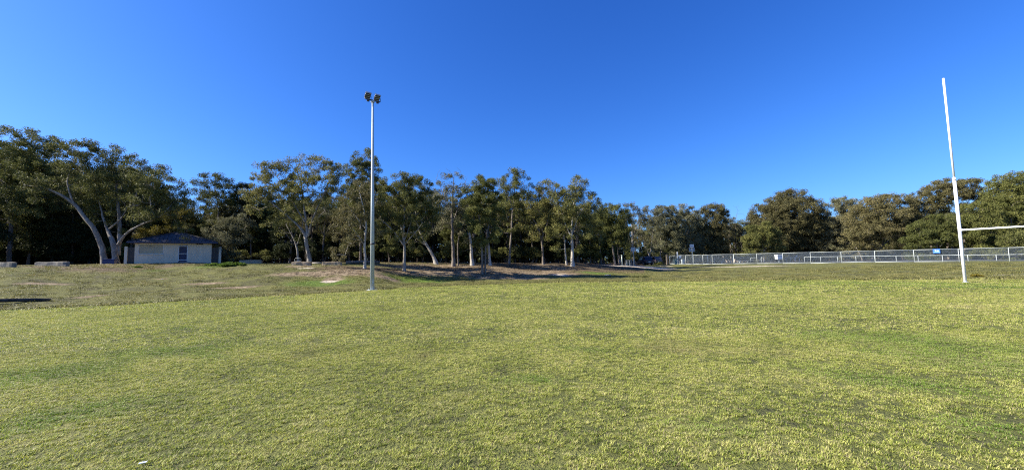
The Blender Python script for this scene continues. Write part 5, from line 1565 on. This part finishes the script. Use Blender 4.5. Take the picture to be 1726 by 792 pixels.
# ------------------------------------------------------------------ small plants and litter
def clump(name, label, cat, px, py, blobs, leaf, seed, L=.12, W=.05, n=60, rc=.16):
    c = hit(px, py); rg = np.random.default_rng(seed)
    C = []
    for (x, y, z, rx, ry, rz) in blobs:
        k = int(18 + 60 * rx * ry); d = rg.normal(size=(k, 3)); d /= np.linalg.norm(d, axis=1)[:, None]; d[:, 2] = abs(d[:, 2])
        C.append(np.array([x, y, z]) + d * (rg.random(k) ** .4)[:, None] * np.array([rx, ry, rz]))
    C = np.concatenate(C)
    V, F = leaf_np(rg, C, n, rc, L, W, -.2, .7)
    w = V + np.array(c); zt, _ = terrain(w[:, 0], w[:, 1])
    V[:, 2] = np.maximum(V[:, 2], zt - c.z - .02)
    o = link(name, np_mesh(name, V, [F], M[leaf]), None, c); setp(o, label, cat); return o
clump('weed_clump', 'bright green weeds on the bank right of the clubhouse', 'weeds', 383, 447.3, [(-1.6, 0, 0, 1.0, .5, .22), (0, .1, 0, 1.1, .5, .34), (1.2, 0, 0, 1.0, .45, .24), (.4, -.6, 0, .8, .4, .15)], 'leaf_lush', 1)
clump('weed_clump', 'small low weeds on the bank in front of the clubhouse window', 'weeds', 231, 451, [(0, 0, 0, .5, .25, .08)], 'leaf_lush', 2)
clump('yellow_shrub', 'small yellow shrub at the foot of the bank right of the goal post', 'shrub', 1649, 468, [(0, 0, .10, .5, .22, .13), (-.28, 0, .14, .3, .2, .1)], 'leaf_gold', 3, .07, .03, 50, .09)
clump('weed_clump', 'dark low weeds on the grassy slope below the sandy track', 'weeds', 1075, 467, [(0, 0, 0, 1.2, .5, .08), (.9, .3, 0, .6, .4, .07)], 'leaf_green', 4, .1, .04, 30)
clump('weed_clump', 'light green shrub at the far left end behind the cut off block', 'shrub', 10, 443, [(0, .3, 0, .7, .5, .6), (.6, .3, .3, .5, .4, .4)], 'leaf_lush', 5, .16, .06, 40, .25)
clump('weed_clump', 'green bush right of the parked cars near the timber post', 'shrub', 1118, 446.5, [(0, 3, 0, .7, .5, 1.1), (.5, 3, .3, .4, .4, .8)], 'leaf_green', 6, .2, .08, 40, .3)
def scrap(px, py, s, name, label, cat, seed):
    c = hit(px, py); bm = bmesh.new(); r = random.Random(seed)
    bmesh.ops.create_grid(bm, x_segments=5, y_segments=4, size=.5)
    for v in bm.verts:
        v.co.x *= s * 2; v.co.y *= s * 1.1; v.co.z = r.uniform(0, .16) * s + .026; v.co.x += r.uniform(-.1, .1) * s
    g = bmesh.ops.extrude_face_region(bm, geom=bm.faces[:])
    for e in g['geom']:
        if isinstance(e, bmesh.types.BMVert): e.co.z += .004
    me = bpy.data.meshes.new(name); bm.to_mesh(me); bm.free(); me.materials.append(whi)
    o = link(name, me, None, c); o.rotation_euler.z = r.uniform(0, 3); setp(o, label, cat)
scrap(241, 786, .026, 'paper_scrap', 'tiny white paper scrap in the grass at the lower left', 'litter', 1)
scrap(1024, 464, .42, 'white_sheet', 'flat white sheet lying on the grass at the end of the long shadow', 'litter', 2)
scrap(273, 471, .10, 'paper_scrap', 'small white scrap on the bare patch below the clubhouse', 'litter', 3)
scrap(782, 448, .09, 'paper_scrap', 'small white scrap on the brown bank under the trees', 'litter', 4)

def litter():
    rg = np.random.default_rng(31); r = random.Random(8)
    P = []
    for (px, py, rx, ry, n) in ((720, 451, 7, 2.5, 420), (800, 453, 8, 3.5, 650), (900, 453, 7, 4.5, 650), (610, 455, 5, 3, 250), (840, 463, 4, 2, 200), (680, 459, 2.5, 1.5, 120), (530, 456, 6, 2.5, 130)):
        c = hit(px, py)
        x = c.x + rg.normal(0, .55, n) * rx; y = c.y + rg.normal(0, .55, n) * ry
        z, s_ = terrain(x, y); k = s_ > .6
        P.append(np.stack([x, y, z], 1)[k])
    P = np.concatenate(P)
    T = []
    for _ in range(5):
        V, F = [], []
        for k in range(14):
            a = r.uniform(0, 6.28); d = .28 * math.sqrt(r.random()); q = r.uniform(0, 6.28)
            l, w = (r.uniform(.2, .5), .012) if k < 2 else (r.uniform(.06, .14), r.uniform(.02, .045))
            cx, cy = d * math.cos(a), d * math.sin(a); ux, uy = math.cos(q) * l / 2, math.sin(q) * l / 2; vx, vy = -math.sin(q) * w / 2, math.cos(q) * w / 2
            i = len(V); z = r.uniform(.004, .016)
            V += [(cx - ux - vx, cy - uy - vy, z), (cx + ux - vx, cy + uy - vy, z + r.uniform(-.004, .012)), (cx + ux + vx, cy + uy + vy, z + r.uniform(0, .014)), (cx - ux + vx, cy - uy + vy, z)]
            F += [(i, i + 1, i + 2), (i, i + 2, i + 3)]
            F[-2:] = [(i, i + 1, i + 2, i + 3)]
        i = len(V); V += [(0, 0, .01), (.03, 0, .012), (0, .03, .02)]; F.append((i, i + 1, i + 2))
        T.append((V, F))
    t = NT('fallen_leaves'); rd = t.n('ShaderNodeNewGeometry').outputs['Random Per Island']
    mt = t.done(t.bsdf(t.ramp(rd, [(0, (.06, .042, .024)), (.5, (.19, .135, .075)), (.85, (.34, .25, .15)), (1, (.46, .38, .27))]), .8, spec=.1))
    scatter('leaf_litter', P, rg.uniform(.6, 1.4, len(P)), rg.uniform(0, 6.28, len(P)), T, mt, 'fallen leaves and twigs on the brown bank under the trees')
litter()
